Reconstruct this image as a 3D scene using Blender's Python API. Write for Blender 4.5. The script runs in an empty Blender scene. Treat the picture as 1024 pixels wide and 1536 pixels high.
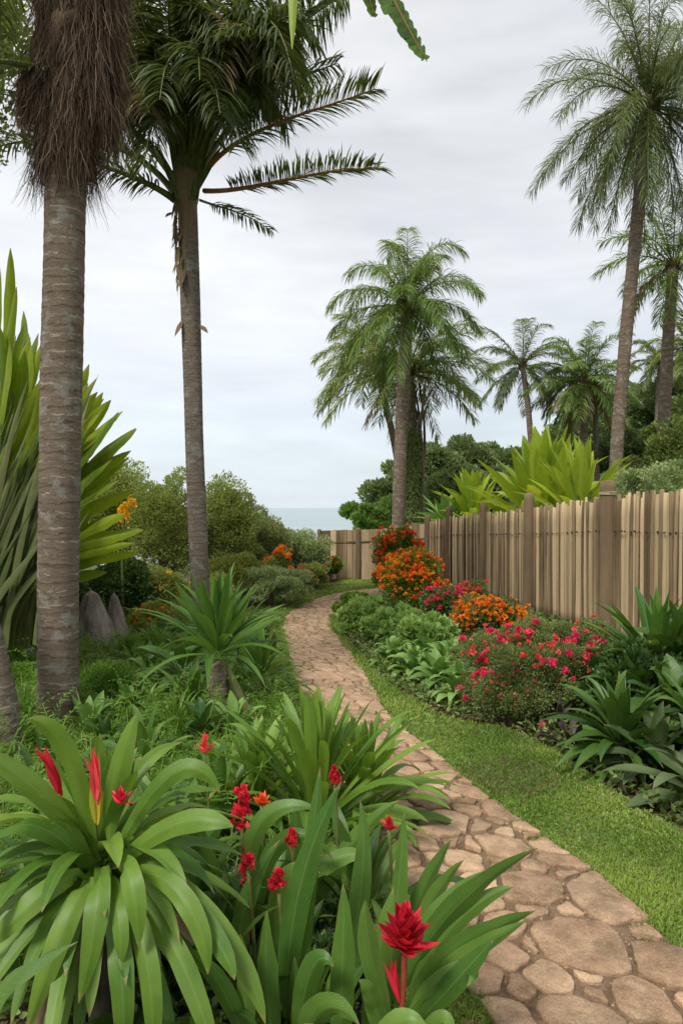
import bpy, math, random
import numpy as np
from mathutils import Vector, noise as mnoise

# ------------------------------------------------------------------ set-up
sc = bpy.context.scene
COL = sc.collection
F = 1024.0            # focal length in photo pixels (1024 x 1536 photo)
H = 1.6               # eye height
def P(px, py, Y):
    return np.array([(px-512.0)/F*Y, Y, H-(py-762.0)/F*Y])
def G(px, py):
    Y = F*H/(py-762.0)
    return np.array([(px-512.0)/F*Y, Y, 0.0])
def gY(py): return F*H/(py-762.0)
def rng(s): return np.random.default_rng(s)
def nrm(v): return v/np.maximum(np.linalg.norm(v, axis=-1, keepdims=True), 1e-9)

# ------------------------------------------------------------------ mesh builder
class Geo:
    def __init__(s): s.V=[]; s.Q=[]; s.T3=[]; s.U=[]; s.C=[]; s.QM=[]; s.TM=[]; s.n=0
    def add(s, V, Q=None, T=None, uv=None, tint=0.5, mat=0):
        V=np.asarray(V,float).reshape(-1,3); k=len(V)
        s.V.append(V)
        s.U.append(np.zeros((k,2)) if uv is None else np.asarray(uv,float).reshape(-1,2))
        s.C.append(np.broadcast_to(np.asarray(tint,float).ravel() if np.ndim(tint) else float(tint),(k,)))
        if Q is not None and len(Q):
            Q=np.asarray(Q,int).reshape(-1,4)+s.n; s.Q.append(Q); s.QM.append(np.full(len(Q),mat))
        if T is not None and len(T):
            T=np.asarray(T,int).reshape(-1,3)+s.n; s.T3.append(T); s.TM.append(np.full(len(T),mat))
        s.n+=k
    def build(s, name, mats, parent=None, loc=(0,0,0), smooth=True):
        if s.n==0: return None
        V=np.concatenate(s.V)-np.asarray(loc,float)
        Q=np.concatenate(s.Q) if s.Q else np.zeros((0,4),int)
        T=np.concatenate(s.T3) if s.T3 else np.zeros((0,3),int)
        me=bpy.data.meshes.new(name)
        me.vertices.add(len(V)); me.vertices.foreach_set('co',V.astype(np.float32).ravel())
        li=np.concatenate([Q.ravel(),T.ravel()])
        tot=np.concatenate([np.full(len(Q),4),np.full(len(T),3)])
        st=np.concatenate([[0],np.cumsum(tot)[:-1]])
        me.loops.add(len(li)); me.loops.foreach_set('vertex_index',li.astype(np.int32))
        me.polygons.add(len(tot)); me.polygons.foreach_set('loop_start',st.astype(np.int32))
        me.polygons.foreach_set('loop_total',tot.astype(np.int32))
        mi=np.concatenate((s.QM if s.QM else [])+(s.TM if s.TM else []))
        me.polygons.foreach_set('material_index',mi.astype(np.int32))
        me.polygons.foreach_set('use_smooth',np.full(len(tot),smooth))
        uvl=me.uv_layers.new(name='UVMap'); U=np.concatenate(s.U)[li]
        uvl.data.foreach_set('uv',U.astype(np.float32).ravel())
        at=me.attributes.new('tint','FLOAT','POINT'); at.data.foreach_set('value',np.concatenate(s.C).astype(np.float32))
        me.update(calc_edges=True)
        if not isinstance(mats,(list,tuple)): mats=[mats]
        for m in mats: me.materials.append(m)
        o=bpy.data.objects.new(name,me); COL.objects.link(o)
        if parent is not None: o.parent=parent
        elif any(loc): o.location=loc
        return o

def thing(name,label,cat,loc=(0,0,0),group=None):
    o=bpy.data.objects.new(name,None); COL.objects.link(o); o.location=tuple(loc); o.empty_display_size=.2
    o['label']=label; o['category']=cat
    if group: o['group']=group
    return o
def copy_thing(root,loc,rz,scale,label):
    r=root.copy(); COL.objects.link(r); r.location=tuple(loc); r.rotation_euler=(0,0,rz); r.scale=(scale,)*3
    r['label']=label
    for ch in list(root.children):
        c=ch.copy(); COL.objects.link(c); c.parent=r
        for g in list(ch.children):
            d=g.copy(); COL.objects.link(d); d.parent=c
    return r

# strips: centre lines C (n,k,3), side S (n,k,3), half width W (n,k), m verts across
def strips(g,C,S,W,m=2,fold=0.0,wave=0.0,tint=None,mat=0,seed=0,flat=False):
    n,k,_=C.shape
    T=np.gradient(C,axis=1); N=nrm(np.cross(S,T))
    u=np.linspace(-1,1,m)
    fold=np.broadcast_to(np.asarray(fold,float).reshape(-1,1,1),(n,1,1)) if np.ndim(fold) else fold
    hgt=fold*(np.abs(u)**.8)[None,None,:]*W[:,:,None]
    if wave:
        r=rng(seed+5); ph=r.uniform(0,6.28,(n,1,1)); fr=r.uniform(2,4,(n,1,1))
        t=np.linspace(0,1,k)[None,:,None]
        hgt=hgt+wave*W[:,:,None]*np.sin(fr*6.28*t+ph+u[None,None,:]*1.3)*np.abs(u)[None,None,:]
    V=C[:,:,None,:]+S[:,:,None,:]*(W[:,:,None]*u[None,None,:])[...,None]+N[:,:,None,:]*hgt[...,None]
    idx=np.arange(n*k*m).reshape(n,k,m)
    a=idx[:,:-1,:-1];b=idx[:,:-1,1:];c=idx[:,1:,1:];d=idx[:,1:,:-1]
    Q=np.stack([a,b,c,d],-1).reshape(-1,4)
    uv=np.empty((n,k,m,2)); uv[...,0]=(u+1)/2; uv[...,1]=np.linspace(0,1,k)[None,:,None]
    if tint is None: tint=np.full(n,.5)
    tt=np.broadcast_to(np.asarray(tint,float).reshape(-1,1,1),(n,k,m)).ravel()
    g.add(V.reshape(-1,3),Q,uv=uv,tint=tt,mat=mat)

def arcs(P0,D,L,grav,k,pw=1.2,jit=0.0,seed=0):
    n=len(P0); t=np.linspace(0,1,k)
    D=nrm(D)[:,None,:]; g=np.zeros((n,k,3)); g[:,:,2]=-(np.broadcast_to(grav,(n,))[:,None]*t[None,:]**pw)
    dirs=D+g
    if jit:
        r=rng(seed+9); j=r.normal(0,jit,(n,1,3)); dirs=dirs+j*t[None,:,None]
    dirs=nrm(dirs)
    step=(np.broadcast_to(L,(n,))/(k-1))[:,None,None]*dirs
    C=np.concatenate([P0[:,None,:],P0[:,None,:]+np.cumsum(step[:,:-1],axis=1)],axis=1)
    return C,dirs
def side_of(D0,dirs,roll=None):
    n,k,_=dirs.shape
    s=np.cross(D0,np.array([0,0,1.0])); bad=np.linalg.norm(s,axis=1)<.05; s[bad]=[1,0,0]; s=nrm(s)
    if roll is not None:
        up=nrm(np.cross(s,D0)); s=s*np.cos(roll)[:,None]+up*np.sin(roll)[:,None]
    S=np.repeat(s[:,None,:],k,1)
    S=nrm(S-dirs*np.sum(S*dirs,-1,keepdims=True))
    return S
def azel(az,el): return np.stack([np.cos(el)*np.cos(az),np.cos(el)*np.sin(az),np.sin(el)],-1)

PROF={
 'strap': lambda t: np.interp(t,[0,.08,.35,.6,.8,.93,1],[.55,.6,.9,1,.82,.42,.03]),
 'broad': lambda t: np.interp(t,[0,.1,.22,.45,.65,.85,.95,1],[.14,.22,.72,1,.95,.55,.22,.02]),
 'lance': lambda t: np.interp(t,[0,.12,.4,.7,1],[.3,.6,1,.7,.03]),
 'sword': lambda t: np.interp(t,[0,.1,.5,.8,1],[.8,.85,1,.6,.02]),
 'paddle':lambda t: np.interp(t,[0,.3,.45,.6,.8,.93,1],[.1,.16,.7,1,.95,.55,.08]),
 'stalkpad':lambda t: np.interp(t,[0,.5,.64,.82,.94,1],[.10,.15,.6,1,.6,.05]),
 'grass': lambda t: np.interp(t,[0,.6,1],[1,.8,.08]),
}
def bez(pts,k):
    pts=[np.asarray(p,float) for p in pts]; t=np.linspace(0,1,k)[:,None]
    while len(pts)>1 and not isinstance(pts[0],list):
        pts=[a*(1-t)+b*t for a,b in zip(pts[:-1],pts[1:])]
    return pts[0]
def leaf_curve(g,pts,w,prof='strap',k=14,m=5,fold=.25,wave=.06,tint=.5,face=(0,-1,.5),mat=0,seed=0,twist=0.):
    """one leaf along a bezier; the blade faces roughly `face`"""
    C=bez(pts,k)[None]; T=nrm(np.gradient(C,axis=1))
    f=np.asarray(face,float); S=np.cross(T,f[None,None,:]); S=nrm(S)
    if twist:
        N=np.cross(S,T); a=(twist*np.linspace(0,1,k))[None,:,None]; S=S*np.cos(a)+N*np.sin(a)
    W=(w*PROF[prof](np.linspace(0,1,k)))[None]
    strips(g,C,S,W,m,-fold,wave,[tint],mat,seed)

def rosette(g,c,n,L,w,el=(5,85),grav=(.6,1.5),prof='strap',k=12,m=5,fold=.3,wave=.05,seed=0,mat=0,spread=.03,az=None,pw=1.3,cjit=.12):
    r=rng(seed); q=(np.arange(n)+.5)/n
    a=(np.arange(n)*2.39996+r.uniform(0,6.28)+r.normal(0,.15,n)) if az is None else r.uniform(math.radians(az[0]),math.radians(az[1]),n)
    e=np.radians(el[0]+(el[1]-el[0])*q**.9+r.normal(0,7,n))
    D=azel(a,e); P0=np.asarray(c)+D*np.array([1,1,.3])*spread+np.stack([np.zeros(n)]*2+[(q-.5)*spread*2],-1)
    Ls=L*r.uniform(.78,1.1,n)*(1-.25*q**3); gr=grav[1]+(grav[0]-grav[1])*q+r.normal(0,cjit,n)
    C,d=arcs(P0,D,Ls,gr,k,pw,.12,seed); S=side_of(D,d,r.normal(0,.22,n))
    W=w*r.uniform(.8,1.15,n)[:,None]*PROF[prof](np.linspace(0,1,k))[None]
    strips(g,C,S,W,m,fold,wave,r.uniform(0,1,n),mat,seed)

def leafquads(g,Pc,D,Sd,L,W,tint,mat=0,fold=.25):
    """one folded rhombic quad per small leaf"""
    n=len(Pc); L=np.broadcast_to(L,(n,))[:,None]; W=np.broadcast_to(W,(n,))[:,None]
    N=np.cross(Sd,D)
    V=np.stack([Pc,Pc+D*L*.45+Sd*W+N*W*fold,Pc+D*L-N*L*.08,Pc+D*L*.45-Sd*W+N*W*fold],1)
    Q=np.arange(n*4).reshape(n,4)
    uv=np.tile(np.array([[.5,0],[1,.5],[.5,1],[0,.5]]),(n,1))
    g.add(V.reshape(-1,3),Q,uv=uv,tint=np.repeat(tint,4),mat=mat)
def rand_dir(r,n): return nrm(r.normal(size=(n,3)))

def clumps(r,c,rad,nc,zmin=None,inner=.35,jag=.0):
    d=rand_dir(r,nc); d[:,2]=np.where(d[:,2]<-.35,-d[:,2],d[:,2])
    rr=r.uniform(inner,1.0,nc)**.6
    if jag: rr=rr*(1+r.normal(0,jag,nc))
    p=np.asarray(c)+d*np.asarray(rad)*rr[:,None]
    return p,d
def scatter_leaves(g,r,cc,cd,crad,n,L,W,tint_c,up=.35,mat=0,gmin=0.02,elong=(1,1,.75),gz=None):
    nc=len(cc); k=r.integers(0,nc,n); d=rand_dir(r,n); rr=r.uniform(.25,1.0,n)**.55
    p=cc[k]+d*rr[:,None]*np.asarray(crad)[k][:,None]*np.asarray(elong)
    if gz is None: p[:,2]=np.where(p[:,2]<gmin,gmin+r.uniform(0,.12,n),p[:,2])
    D=nrm(d*.8+cd[k]*.5+r.normal(0,.55,(n,3))+np.array([0,0,up]))
    S=nrm(np.cross(D,rand_dir(r,n)))
    s=r.uniform(.6,1.25,n)
    leafquads(g,p,D,S,L*s,W*s,np.clip(tint_c[k]+r.normal(0,.17,n),0,1),mat)
    return p

def tube(g,C,R,sides=8,tint=.5,mat=0,cap=True,vscale=1.0,rfun=None):
    C=np.asarray(C,float); k=len(C); T=nrm(np.gradient(C,axis=0))
    ref=np.array([0,1.0,0]) if abs(T[0][1])<.9 else np.array([1.0,0,0])
    A=nrm(np.cross(T,ref)); B=np.cross(T,A); th=np.linspace(0,2*math.pi,sides,endpoint=False)
    R=np.broadcast_to(R,(k,)) if np.ndim(R)<2 else R
    RR=R[:,None]*np.ones(sides)[None] if R.ndim==1 else R
    V=C[:,None,:]+(A[:,None,:]*np.cos(th)[None,:,None]+B[:,None,:]*np.sin(th)[None,:,None])*RR[...,None]
    idx=np.arange(k*sides).reshape(k,sides); nx=np.roll(idx,-1,1)
    Q=np.stack([idx[:-1],nx[:-1],nx[1:],idx[1:]],-1).reshape(-1,4)
    ln=np.concatenate([[0],np.cumsum(np.linalg.norm(np.diff(C,axis=0),axis=1))])
    uv=np.stack([np.broadcast_to(th/(2*math.pi),(k,sides)),np.broadcast_to((ln*vscale)[:,None],(k,sides))],-1)
    V=V.reshape(-1,3); Tt=None
    if cap:
        V=np.concatenate([V,[C[-1]+T[-1]*R.max()*0.15],[C[0]]]); uv=np.concatenate([uv.reshape(-1,2),[[.5,ln[-1]],[.5,0]]])
        top=k*sides
        Tt=[(idx[-1][i],nx[-1][i],top) for i in range(sides)]+[(nx[0][i],idx[0][i],top+1) for i in range(sides)]
    g.add(V,Q,Tt,uv=uv,tint=tint,mat=mat)

# ------------------------------------------------------------------ materials
def mat(name):
    m=bpy.data.materials.new(name); m.use_nodes=True; nt=m.node_tree; nt.nodes.clear(); return m,nt
class NT:
    def __init__(s,nt): s.nt=nt
    def n(s,typ,**kw):
        x=s.nt.nodes.new(typ)
        for k,v in kw.items():
            if k.startswith('_'): setattr(x,k[1:],v)
        for k,v in kw.items():
            if not k.startswith('_'):
                key=int(k[1:]) if k[0]=='i' and k[1:].isdigit() else k.replace('__',' ')
                if isinstance(v,bpy.types.NodeSocket): s.nt.links.new(v,x.inputs[key])
                else: x.inputs[key].default_value=v
        return x
    def link(s,a,b): s.nt.links.new(a,b)
    def math(s,op,a,b=0.0,c=None):
        x=s.n('ShaderNodeMath',_operation=op,i0=a,i1=b)
        if c is not None:
            if isinstance(c,bpy.types.NodeSocket): s.link(c,x.inputs[2])
            else: x.inputs[2].default_value=c
        return x.outputs[0]
    def mix(s,f,a,b,bt='MIX'):
        x=s.nt.nodes.new('ShaderNodeMix'); x.data_type='RGBA'; x.blend_type=bt
        for sock,v in ((x.inputs[0],f),(x.inputs[6],a),(x.inputs[7],b)):
            if isinstance(v,bpy.types.NodeSocket): s.link(v,sock)
            else: sock.default_value=v if not isinstance(v,tuple) or len(v)==4 else (*v,1)
        return x.outputs[2]
    def ramp(s,f,stops):
        x=s.nt.nodes.new('ShaderNodeValToRGB'); s.link(f,x.inputs[0]); e=x.color_ramp.elements
        while len(e)<len(stops): e.new(.5)
        for q,(p,c) in zip(e,stops):
            q.position=p; q.color=(*c,1) if not isinstance(c,(int,float)) else (c,c,c,1)
        return x.outputs[0]
    def noise(s,scale,detail=3,rough=.55,vec=None,dist=0):
        x=s.n('ShaderNodeTexNoise',Scale=scale,Detail=detail,Roughness=rough,Distortion=dist)
        if vec is not None: s.link(vec,x.inputs['Vector'])
        return x.outputs['Fac']
def leafmat(name,c1,c2,rib=None,vein=None,rough=.45,trans=.28,tip=None,spec=.4,spots=0.0,kv=14):
    m,nt=mat(name); N=NT(nt)
    tint=N.n('ShaderNodeAttribute',_attribute_name='tint').outputs['Fac']
    tc=N.n('ShaderNodeTexCoord')
    uv=tc.outputs['UV']; ob=tc.outputs['Object']
    sep=N.n('ShaderNodeSeparateXYZ',i0=uv); u=sep.outputs[0]; v=sep.outputs[1]
    nz=N.noise(9,3,.6,ob)
    f=N.math('ADD',tint,N.math('MULTIPLY',N.math('SUBTRACT',nz,.5),.9))
    if vein:
        stn=N.noise(1.0,4,.7,N.n('ShaderNodeMapping',i0=uv,i3=(34,3.0,1)).outputs[0],dist=.3)
        f=N.math('ADD',f,N.math('MULTIPLY',N.math('SUBTRACT',stn,.5),.55))
        rgh=N.math('MULTIPLY_ADD',stn,.35,rough-.12)
    col=N.ramp(f,[(0.0,c1),(1.0,c2)])
    bump=None
    au=N.math('ABSOLUTE',N.math('SUBTRACT',u,.5))
    if vein:
        if vein=='par': w=N.math('SINE',N.math('MULTIPLY',u,95.0))
        else: w=N.math('SINE',N.math('MULTIPLY',N.math('SUBTRACT',v,N.math('MULTIPLY',au,.32)),kv*6.28))
        col=N.mix(N.math('MULTIPLY_ADD',w,.022,.03),col,(c2[0]*1.5,c2[1]*1.35,c2[2]*1.4))
        bp=N.n('ShaderNodeBump',Strength=.14,Distance=.003,Height=w); bump=bp.outputs[0]
    if rib:
        fr=N.math('MULTIPLY',N.math('LESS_THAN',au,.028),.38)
        col=N.mix(fr,col,rib)
    if tip:
        n2=N.noise(30,3,.6,ob)
        edge=N.math('MAXIMUM',N.math('MULTIPLY',N.math('SUBTRACT',v,.93),14.0),N.math('MULTIPLY',N.math('SUBTRACT',au,.47),18.0))
        ft=N.math('MULTIPLY',N.math('GREATER_THAN',N.math('ADD',edge,N.math('MULTIPLY',n2,1.2)),1.0),.55)
        col=N.mix(ft,col,tip)
    if spots:
        n3=N.noise(55,4,.7,ob)
        col=N.mix(N.math('MULTIPLY',N.math('GREATER_THAN',n3,.64),spots),col,(.2,.17,.07))
    p=N.n('ShaderNodeBsdfPrincipled',Roughness=(rgh if vein else rough)); N.link(col,p.inputs['Base Color'])
    p.inputs['Specular IOR Level'].default_value=spec
    if bump: N.link(bump,p.inputs['Normal'])
    tr=N.n('ShaderNodeBsdfTranslucent',Color=N.mix(.6,col,(c2[0]*1.7,c2[1]*1.6,c2[2]*.8)))
    mx=N.n('ShaderNodeMixShader',i0=trans); N.link(p.outputs[0],mx.inputs[1]); N.link(tr.outputs[0],mx.inputs[2])
    o=N.n('ShaderNodeOutputMaterial'); N.link(mx.outputs[0],o.inputs[0]); return m
def simplemat(name,c1,c2,scale=8,rough=.85,bump=.4,bscale=None,det=5,stretch=None,tintmix=.5,spec=.25,dist=.01,fine=False):
    m,nt=mat(name); N=NT(nt)
    tint=N.n('ShaderNodeAttribute',_attribute_name='tint').outputs['Fac']
    tc=N.n('ShaderNodeTexCoord'); vec=tc.outputs['Object']
    if stretch: vec=N.n('ShaderNodeMapping',i0=vec,i3=stretch).outputs[0]
    nz=N.noise(scale,det,.65,vec)
    f=N.math('ADD',N.math('MULTIPLY',tint,tintmix),N.math('MULTIPLY_ADD',nz,1.5,-.25-tintmix*.5))
    col=N.ramp(f,[(0.1,c1),(.9,c2)])
    if fine:
        sp=N.noise(140,3,.8,vec); sp2=N.noise(2.6,4,.6,tc.outputs['Object'])
        col=N.mix(N.math('MULTIPLY',N.math('GREATER_THAN',sp,.56),.35),col,(c1[0]*.7,c1[1]*.7,c1[2]*.7))
        col=N.mix(N.math('MULTIPLY',N.math('GREATER_THAN',sp2,.56),.22),col,(.10,.105,.06))
        col=N.mix(N.math('MULTIPLY',N.math('LESS_THAN',sp,.40),.3),col,(c2[0]*1.2,c2[1]*1.2,c2[2]*1.25))
    b=N.noise(bscale or scale*3,5,.7,vec)
    bp=N.n('ShaderNodeBump',Strength=bump,Distance=dist,Height=b)
    p=N.n('ShaderNodeBsdfPrincipled',Roughness=rough,Normal=bp.outputs[0]); N.link(col,p.inputs['Base Color'])
    p.inputs['Specular IOR Level'].default_value=spec
    o=N.n('ShaderNodeOutputMaterial'); N.link(p.outputs[0],o.inputs[0]); return m
def trunkmat(name,c1,c2,ring,freq,ringamt=.7,rough=.9):
    m,nt=mat(name); N=NT(nt)
    tc=N.n('ShaderNodeTexCoord'); uv=tc.outputs['UV']; ob=tc.outputs['Object']
    sep=N.n('ShaderNodeSeparateXYZ',i0=uv); v=sep.outputs[1]
    st=N.n('ShaderNodeMapping',i0=ob,i3=(1,1,5)).outputs[0]
    nA=N.noise(9,6,.7,st); nB=N.noise(2.2,3,.6,ob); nC=N.noise(50,4,.7,st)
    st2=N.n('ShaderNodeMapping',i0=ob,i3=(1,1,.15)).outputs[0]
    nF=N.noise(60,3,.6,st2)
    nD=N.noise(170,3,.7,st)
    col=N.ramp(N.math('ADD',N.math('MULTIPLY',nA,.5),N.math('MULTIPLY',N.math('ADD',nC,nD),.28)),[(.36,c1),(.66,c2)])
    col=N.mix(N.math('MULTIPLY',nB,.35),col,(c1[0]*.8,c1[1]*.95,c1[2]*.9),'MIX')
    ph=N.math('ADD',N.math('MULTIPLY',v,freq),N.math('MULTIPLY',nB,1.6))
    ph=N.math('ADD',ph,N.math('MULTIPLY',nA,.8))
    tri=N.math('PINGPONG',ph,.5)
    line=N.math('MULTIPLY',N.math('LESS_THAN',tri,.075),N.math('GREATER_THAN',nA,.50))
    col=N.mix(N.math('MULTIPLY',line,ringamt),col,ring)
    dark=N.math('MULTIPLY',N.math('GREATER_THAN',tri,.455),.55)
    col=N.mix(dark,col,(c1[0]*.45,c1[1]*.45,c1[2]*.45))
    lich=N.math('MULTIPLY',N.math('GREATER_THAN',N.noise(7,7,.75,ob),.56),.45)
    col=N.mix(lich,col,(.30,.31,.27))
    hgt=N.math('ADD',N.math('MULTIPLY',nC,.6),N.math('ADD',N.math('MULTIPLY',line,.5),N.math('MULTIPLY',nF,.5)))
    bp=N.n('ShaderNodeBump',Strength=.9,Distance=.014,Height=hgt)
    p=N.n('ShaderNodeBsdfPrincipled',Roughness=rough,Normal=bp.outputs[0]); N.link(col,p.inputs['Base Color'])
    p.inputs['Specular IOR Level'].default_value=.15
    o=N.n('ShaderNodeOutputMaterial'); N.link(p.outputs[0],o.inputs[0]); return m

M={}
M['brom']=leafmat('bromeliad_leaf',(.04,.125,.012),(.185,.295,.04),rib=(.20,.28,.08),vein='par',rough=.40,trans=.28,tip=(.30,.20,.08),spots=.4)
M['ginger']=leafmat('ginger_leaf',(.04,.115,.018),(.135,.235,.04),rib=(.17,.27,.08),vein='pin',rough=.36,trans=.25,tip=(.25,.18,.07),kv=26,spots=.2)
M['bright']=leafmat('bright_leaf',(.08,.18,.02),(.19,.31,.04),rib=(.30,.40,.12),vein='par',rough=.4,trans=.3,tip=(.28,.20,.08))
M['dark']=leafmat('dark_leaf',(.022,.07,.012),(.08,.155,.025),rib=(.13,.20,.08),vein='par',rough=.3,trans=.18,tip=(.2,.13,.06),spec=.28,spots=.2)
M['grey']=leafmat('greygreen_leaf',(.05,.09,.03),(.14,.185,.07),rib=(.16,.19,.12),vein='pin',rough=.45,trans=.15,tip=(.18,.12,.08),spots=.3)
M['purple']=leafmat('purple_leaf',(.04,.025,.03),(.10,.075,.065),vein='par',rough=.5,trans=.1,tip=(.18,.12,.08))
M['paddle']=leafmat('paddle_leaf',(.08,.17,.012),(.28,.36,.022),rib=(.30,.36,.08),vein='pin',rough=.36,trans=.38,tip=(.25,.2,.05),kv=22)
M['stalk']=leafmat('stalk_leaf',(.05,.085,.02),(.19,.20,.07),vein='par',rough=.5,trans=.12,spots=.3)
M['lime']=leafmat('lime_leaf',(.15,.26,.015),(.38,.47,.05),rib=(.42,.5,.12),vein='par',rough=.38,trans=.4,tip=(.3,.22,.06))
M['spiky']=leafmat('spiky_leaf',(.04,.12,.018),(.13,.24,.035),rib=(.2,.3,.08),vein='par',rough=.36,trans=.25,tip=(.28,.20,.08))
M['drac']=leafmat('dracaena_leaf',(.04,.115,.018),(.11,.21,.03),rib=(.18,.28,.08),vein='par',rough=.36,trans=.28,tip=(.27,.2,.09))
M['hosta']=leafmat('hosta_leaf',(.09,.20,.035),(.22,.36,.09),rib=(.22,.32,.12),vein='pin',rough=.5,trans=.25,kv=9)
M['frond']=leafmat('frond_leaf',(.03,.058,.012),(.115,.155,.04),rough=.5,trans=.3,tip=(.2,.15,.07))
M['frond2']=leafmat('frond_green',(.06,.13,.02),(.22,.31,.07),rough=.45,trans=.3,tip=(.22,.18,.08))
M['frond3']=leafmat('frond_grey',(.12,.175,.035),(.30,.35,.10),rough=.5,trans=.25,tip=(.25,.2,.1))
M['frond4']=leafmat('frond_blue',(.07,.105,.035),(.20,.245,.09),rough=.5,trans=.25)
M['deadfrond']=leafmat('dead_frond',(.13,.09,.05),(.30,.22,.12),rough=.8,trans=.2)
M['fibre']=leafmat('fibre',(.045,.03,.019),(.20,.14,.10),rough=.9,trans=.08,spec=.1)
M['rachis']=simplemat('rachis',(.06,.085,.02),(.17,.18,.05),12,.5,.2)
M['rachis_o']=simplemat('rachis_orange',(.22,.09,.03),(.34,.17,.06),12,.5,.2)
M['bark']=simplemat('bark',(.06,.045,.032),(.2,.165,.125),14,.95,.9,stretch=(1,1,.3),dist=.02)
M['twig']=simplemat('twig',(.09,.07,.045),(.24,.19,.14),20,.9,.4)
M['tr1']=trunkmat('palm_trunk_ringed',(.085,.06,.042),(.29,.225,.165),(.48,.42,.34),9.0,.5)
M['tr2']=trunkmat('palm_trunk_grey',(.07,.052,.038),(.29,.24,.19),(.38,.34,.29),14.0,.35)
M['tr3']=trunkmat('palm_trunk_brown',(.08,.055,.038),(.24,.175,.125),(.38,.33,.27),7.0,.45)
M['husk']=simplemat('husk',(.10,.065,.035),(.27,.19,.12),10,.9,.8,stretch=(1,1,.12))
def small(name,c1,c2,trans=.22,rough=.5): return leafmat(name,c1,c2,rough=rough,trans=trans)
M['sh_mid']=small('shrub_mid',(.06,.11,.022),(.20,.26,.07))
M['sh_light']=small('shrub_light',(.12,.17,.035),(.36,.42,.13),.38)
M['sh_grey']=small('shrub_grey',(.12,.19,.06),(.36,.44,.20),.3)
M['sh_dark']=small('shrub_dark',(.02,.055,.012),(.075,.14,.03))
M['sh_yel']=small('shrub_yellow',(.11,.16,.02),(.34,.36,.07))
M['sh_lime']=small('shrub_lime',(.06,.15,.012),(.17,.29,.03))
M['sh_olive']=small('shrub_olive',(.08,.11,.035),(.25,.28,.11),.3)
M['far1']=small('forest_green',(.08,.135,.045),(.22,.29,.11),.32)
M['far2']=small('forest_bright',(.08,.17,.03),(.23,.36,.075),.32)
M['far3']=small('forest_olive',(.06,.10,.02),(.2,.25,.055),.2)
M['far4']=small('forest_dark',(.07,.115,.045),(.19,.245,.095),.3)
M['fern']=small('fern_green',(.07,.17,.018),(.20,.34,.055),.4)
M['groundcover']=small('ground_cover_leaf',(.11,.18,.035),(.30,.39,.12),.35)
def petal(name,c1,c2,trans=.3): return leafmat(name,c1,c2,rough=.5,trans=trans)
M['orange']=petal('petal_orange',(.72,.16,.012),(.9,.36,.02))
M['redorange']=petal('petal_redorange',(.72,.05,.02),(.85,.16,.03))
M['red']=petal('petal_red',(.25,.004,.012),(.80,.03,.07),.25)
M['pink']=petal('petal_pink',(.62,.012,.11),(.85,.06,.22))
M['coral']=petal('petal_coral',(.7,.05,.07),(.85,.13,.14))
M['redstem']=simplemat('red_stem',(.16,.03,.02),(.34,.07,.04),30,.5,.3)
M['yelgreen']=petal('petal_yellow_green',(.35,.38,.04),(.75,.42,.06))
M['yellow']=petal('petal_yellow',(.75,.42,.01),(.9,.62,.03))
M['white']=petal('petal_white',(.6,.65,.72),(.8,.82,.85))

# ------------------------------------------------------------------ palms
def frond(g,C,nl=60,ll=.5,lw=.014,lift=.25,fwd=.9,grav=.8,k=5,rr=(.02,.004),seed=0,mats=(0,1),tint=None,start=.12,tipmin=.35,dens=None,one=None,sidev=None,plum=0.12):
    """pinnate frond on centre line C"""
    r=rng(seed); K=len(C)
    tube(g,C,np.linspace(rr[0],rr[1],K),5,.5,mats[1],cap=False)
    t=np.linspace(start,.995,nl); t=np.concatenate([t,t]); sgn=np.repeat([-1.0,1.0],nl); t=np.clip(t+r.normal(0,.004,2*nl),0,.999)
    if dens is not None:
        keep=r.random(len(t))<dens; t=t[keep]; sgn=sgn[keep]
    x=t*(K-1); i=np.minimum(x.astype(int),K-2); f=(x-i)[:,None]
    p=C[i]*(1-f)+C[i+1]*f; T=nrm(np.gradient(C,axis=0)); T=nrm(T[i]*(1-f)+T[i+1]*f)
    sd=np.cross(T,np.array([0,0,1.0])); b=np.linalg.norm(sd,axis=1)<.15
    base_s=nrm(np.cross(C[-1]-C[0],np.array([0,0,1.0]))[None])[0] if sidev is None else np.asarray(sidev,float)
    sd[b]=base_s; sd=nrm(sd); sd=nrm(sd*.6+base_s*.4*np.sign(np.sum(sd*base_s,-1,keepdims=True)))
    up=nrm(np.cross(sd,T))
    up=np.where(up[:,2:3]<0,-up,up)
    ph=r.normal(0,plum,len(t))[:,None]
    D=nrm(T*fwd*(.7+.6*t[:,None])+(sd*np.cos(ph)+up*np.sin(ph))*sgn[:,None]+up*lift+r.normal(0,.10,(len(t),3)))
    L=ll*(tipmin+(1-tipmin)*np.sin(np.pi*np.clip((t-start*.5)/(1.05-start*.5),0,1))**.7)*r.uniform(.85,1.1,len(t))
    Cc,d=arcs(p,D,L,grav*r.uniform(.7,1.3,len(t)),k,1.1,.12,seed)
    S=side_of(D,d,r.normal(0,.5,len(t)))
    W=lw*PROF['lance'](np.linspace(0,1,k))[None]*np.ones((len(t),1))
    tn=np.clip(r.normal(.45 if tint is None else tint,.22,len(t)),0,1)
    strips(g,Cc,S,W,2,0,0,tn,mats[0],seed)

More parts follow.
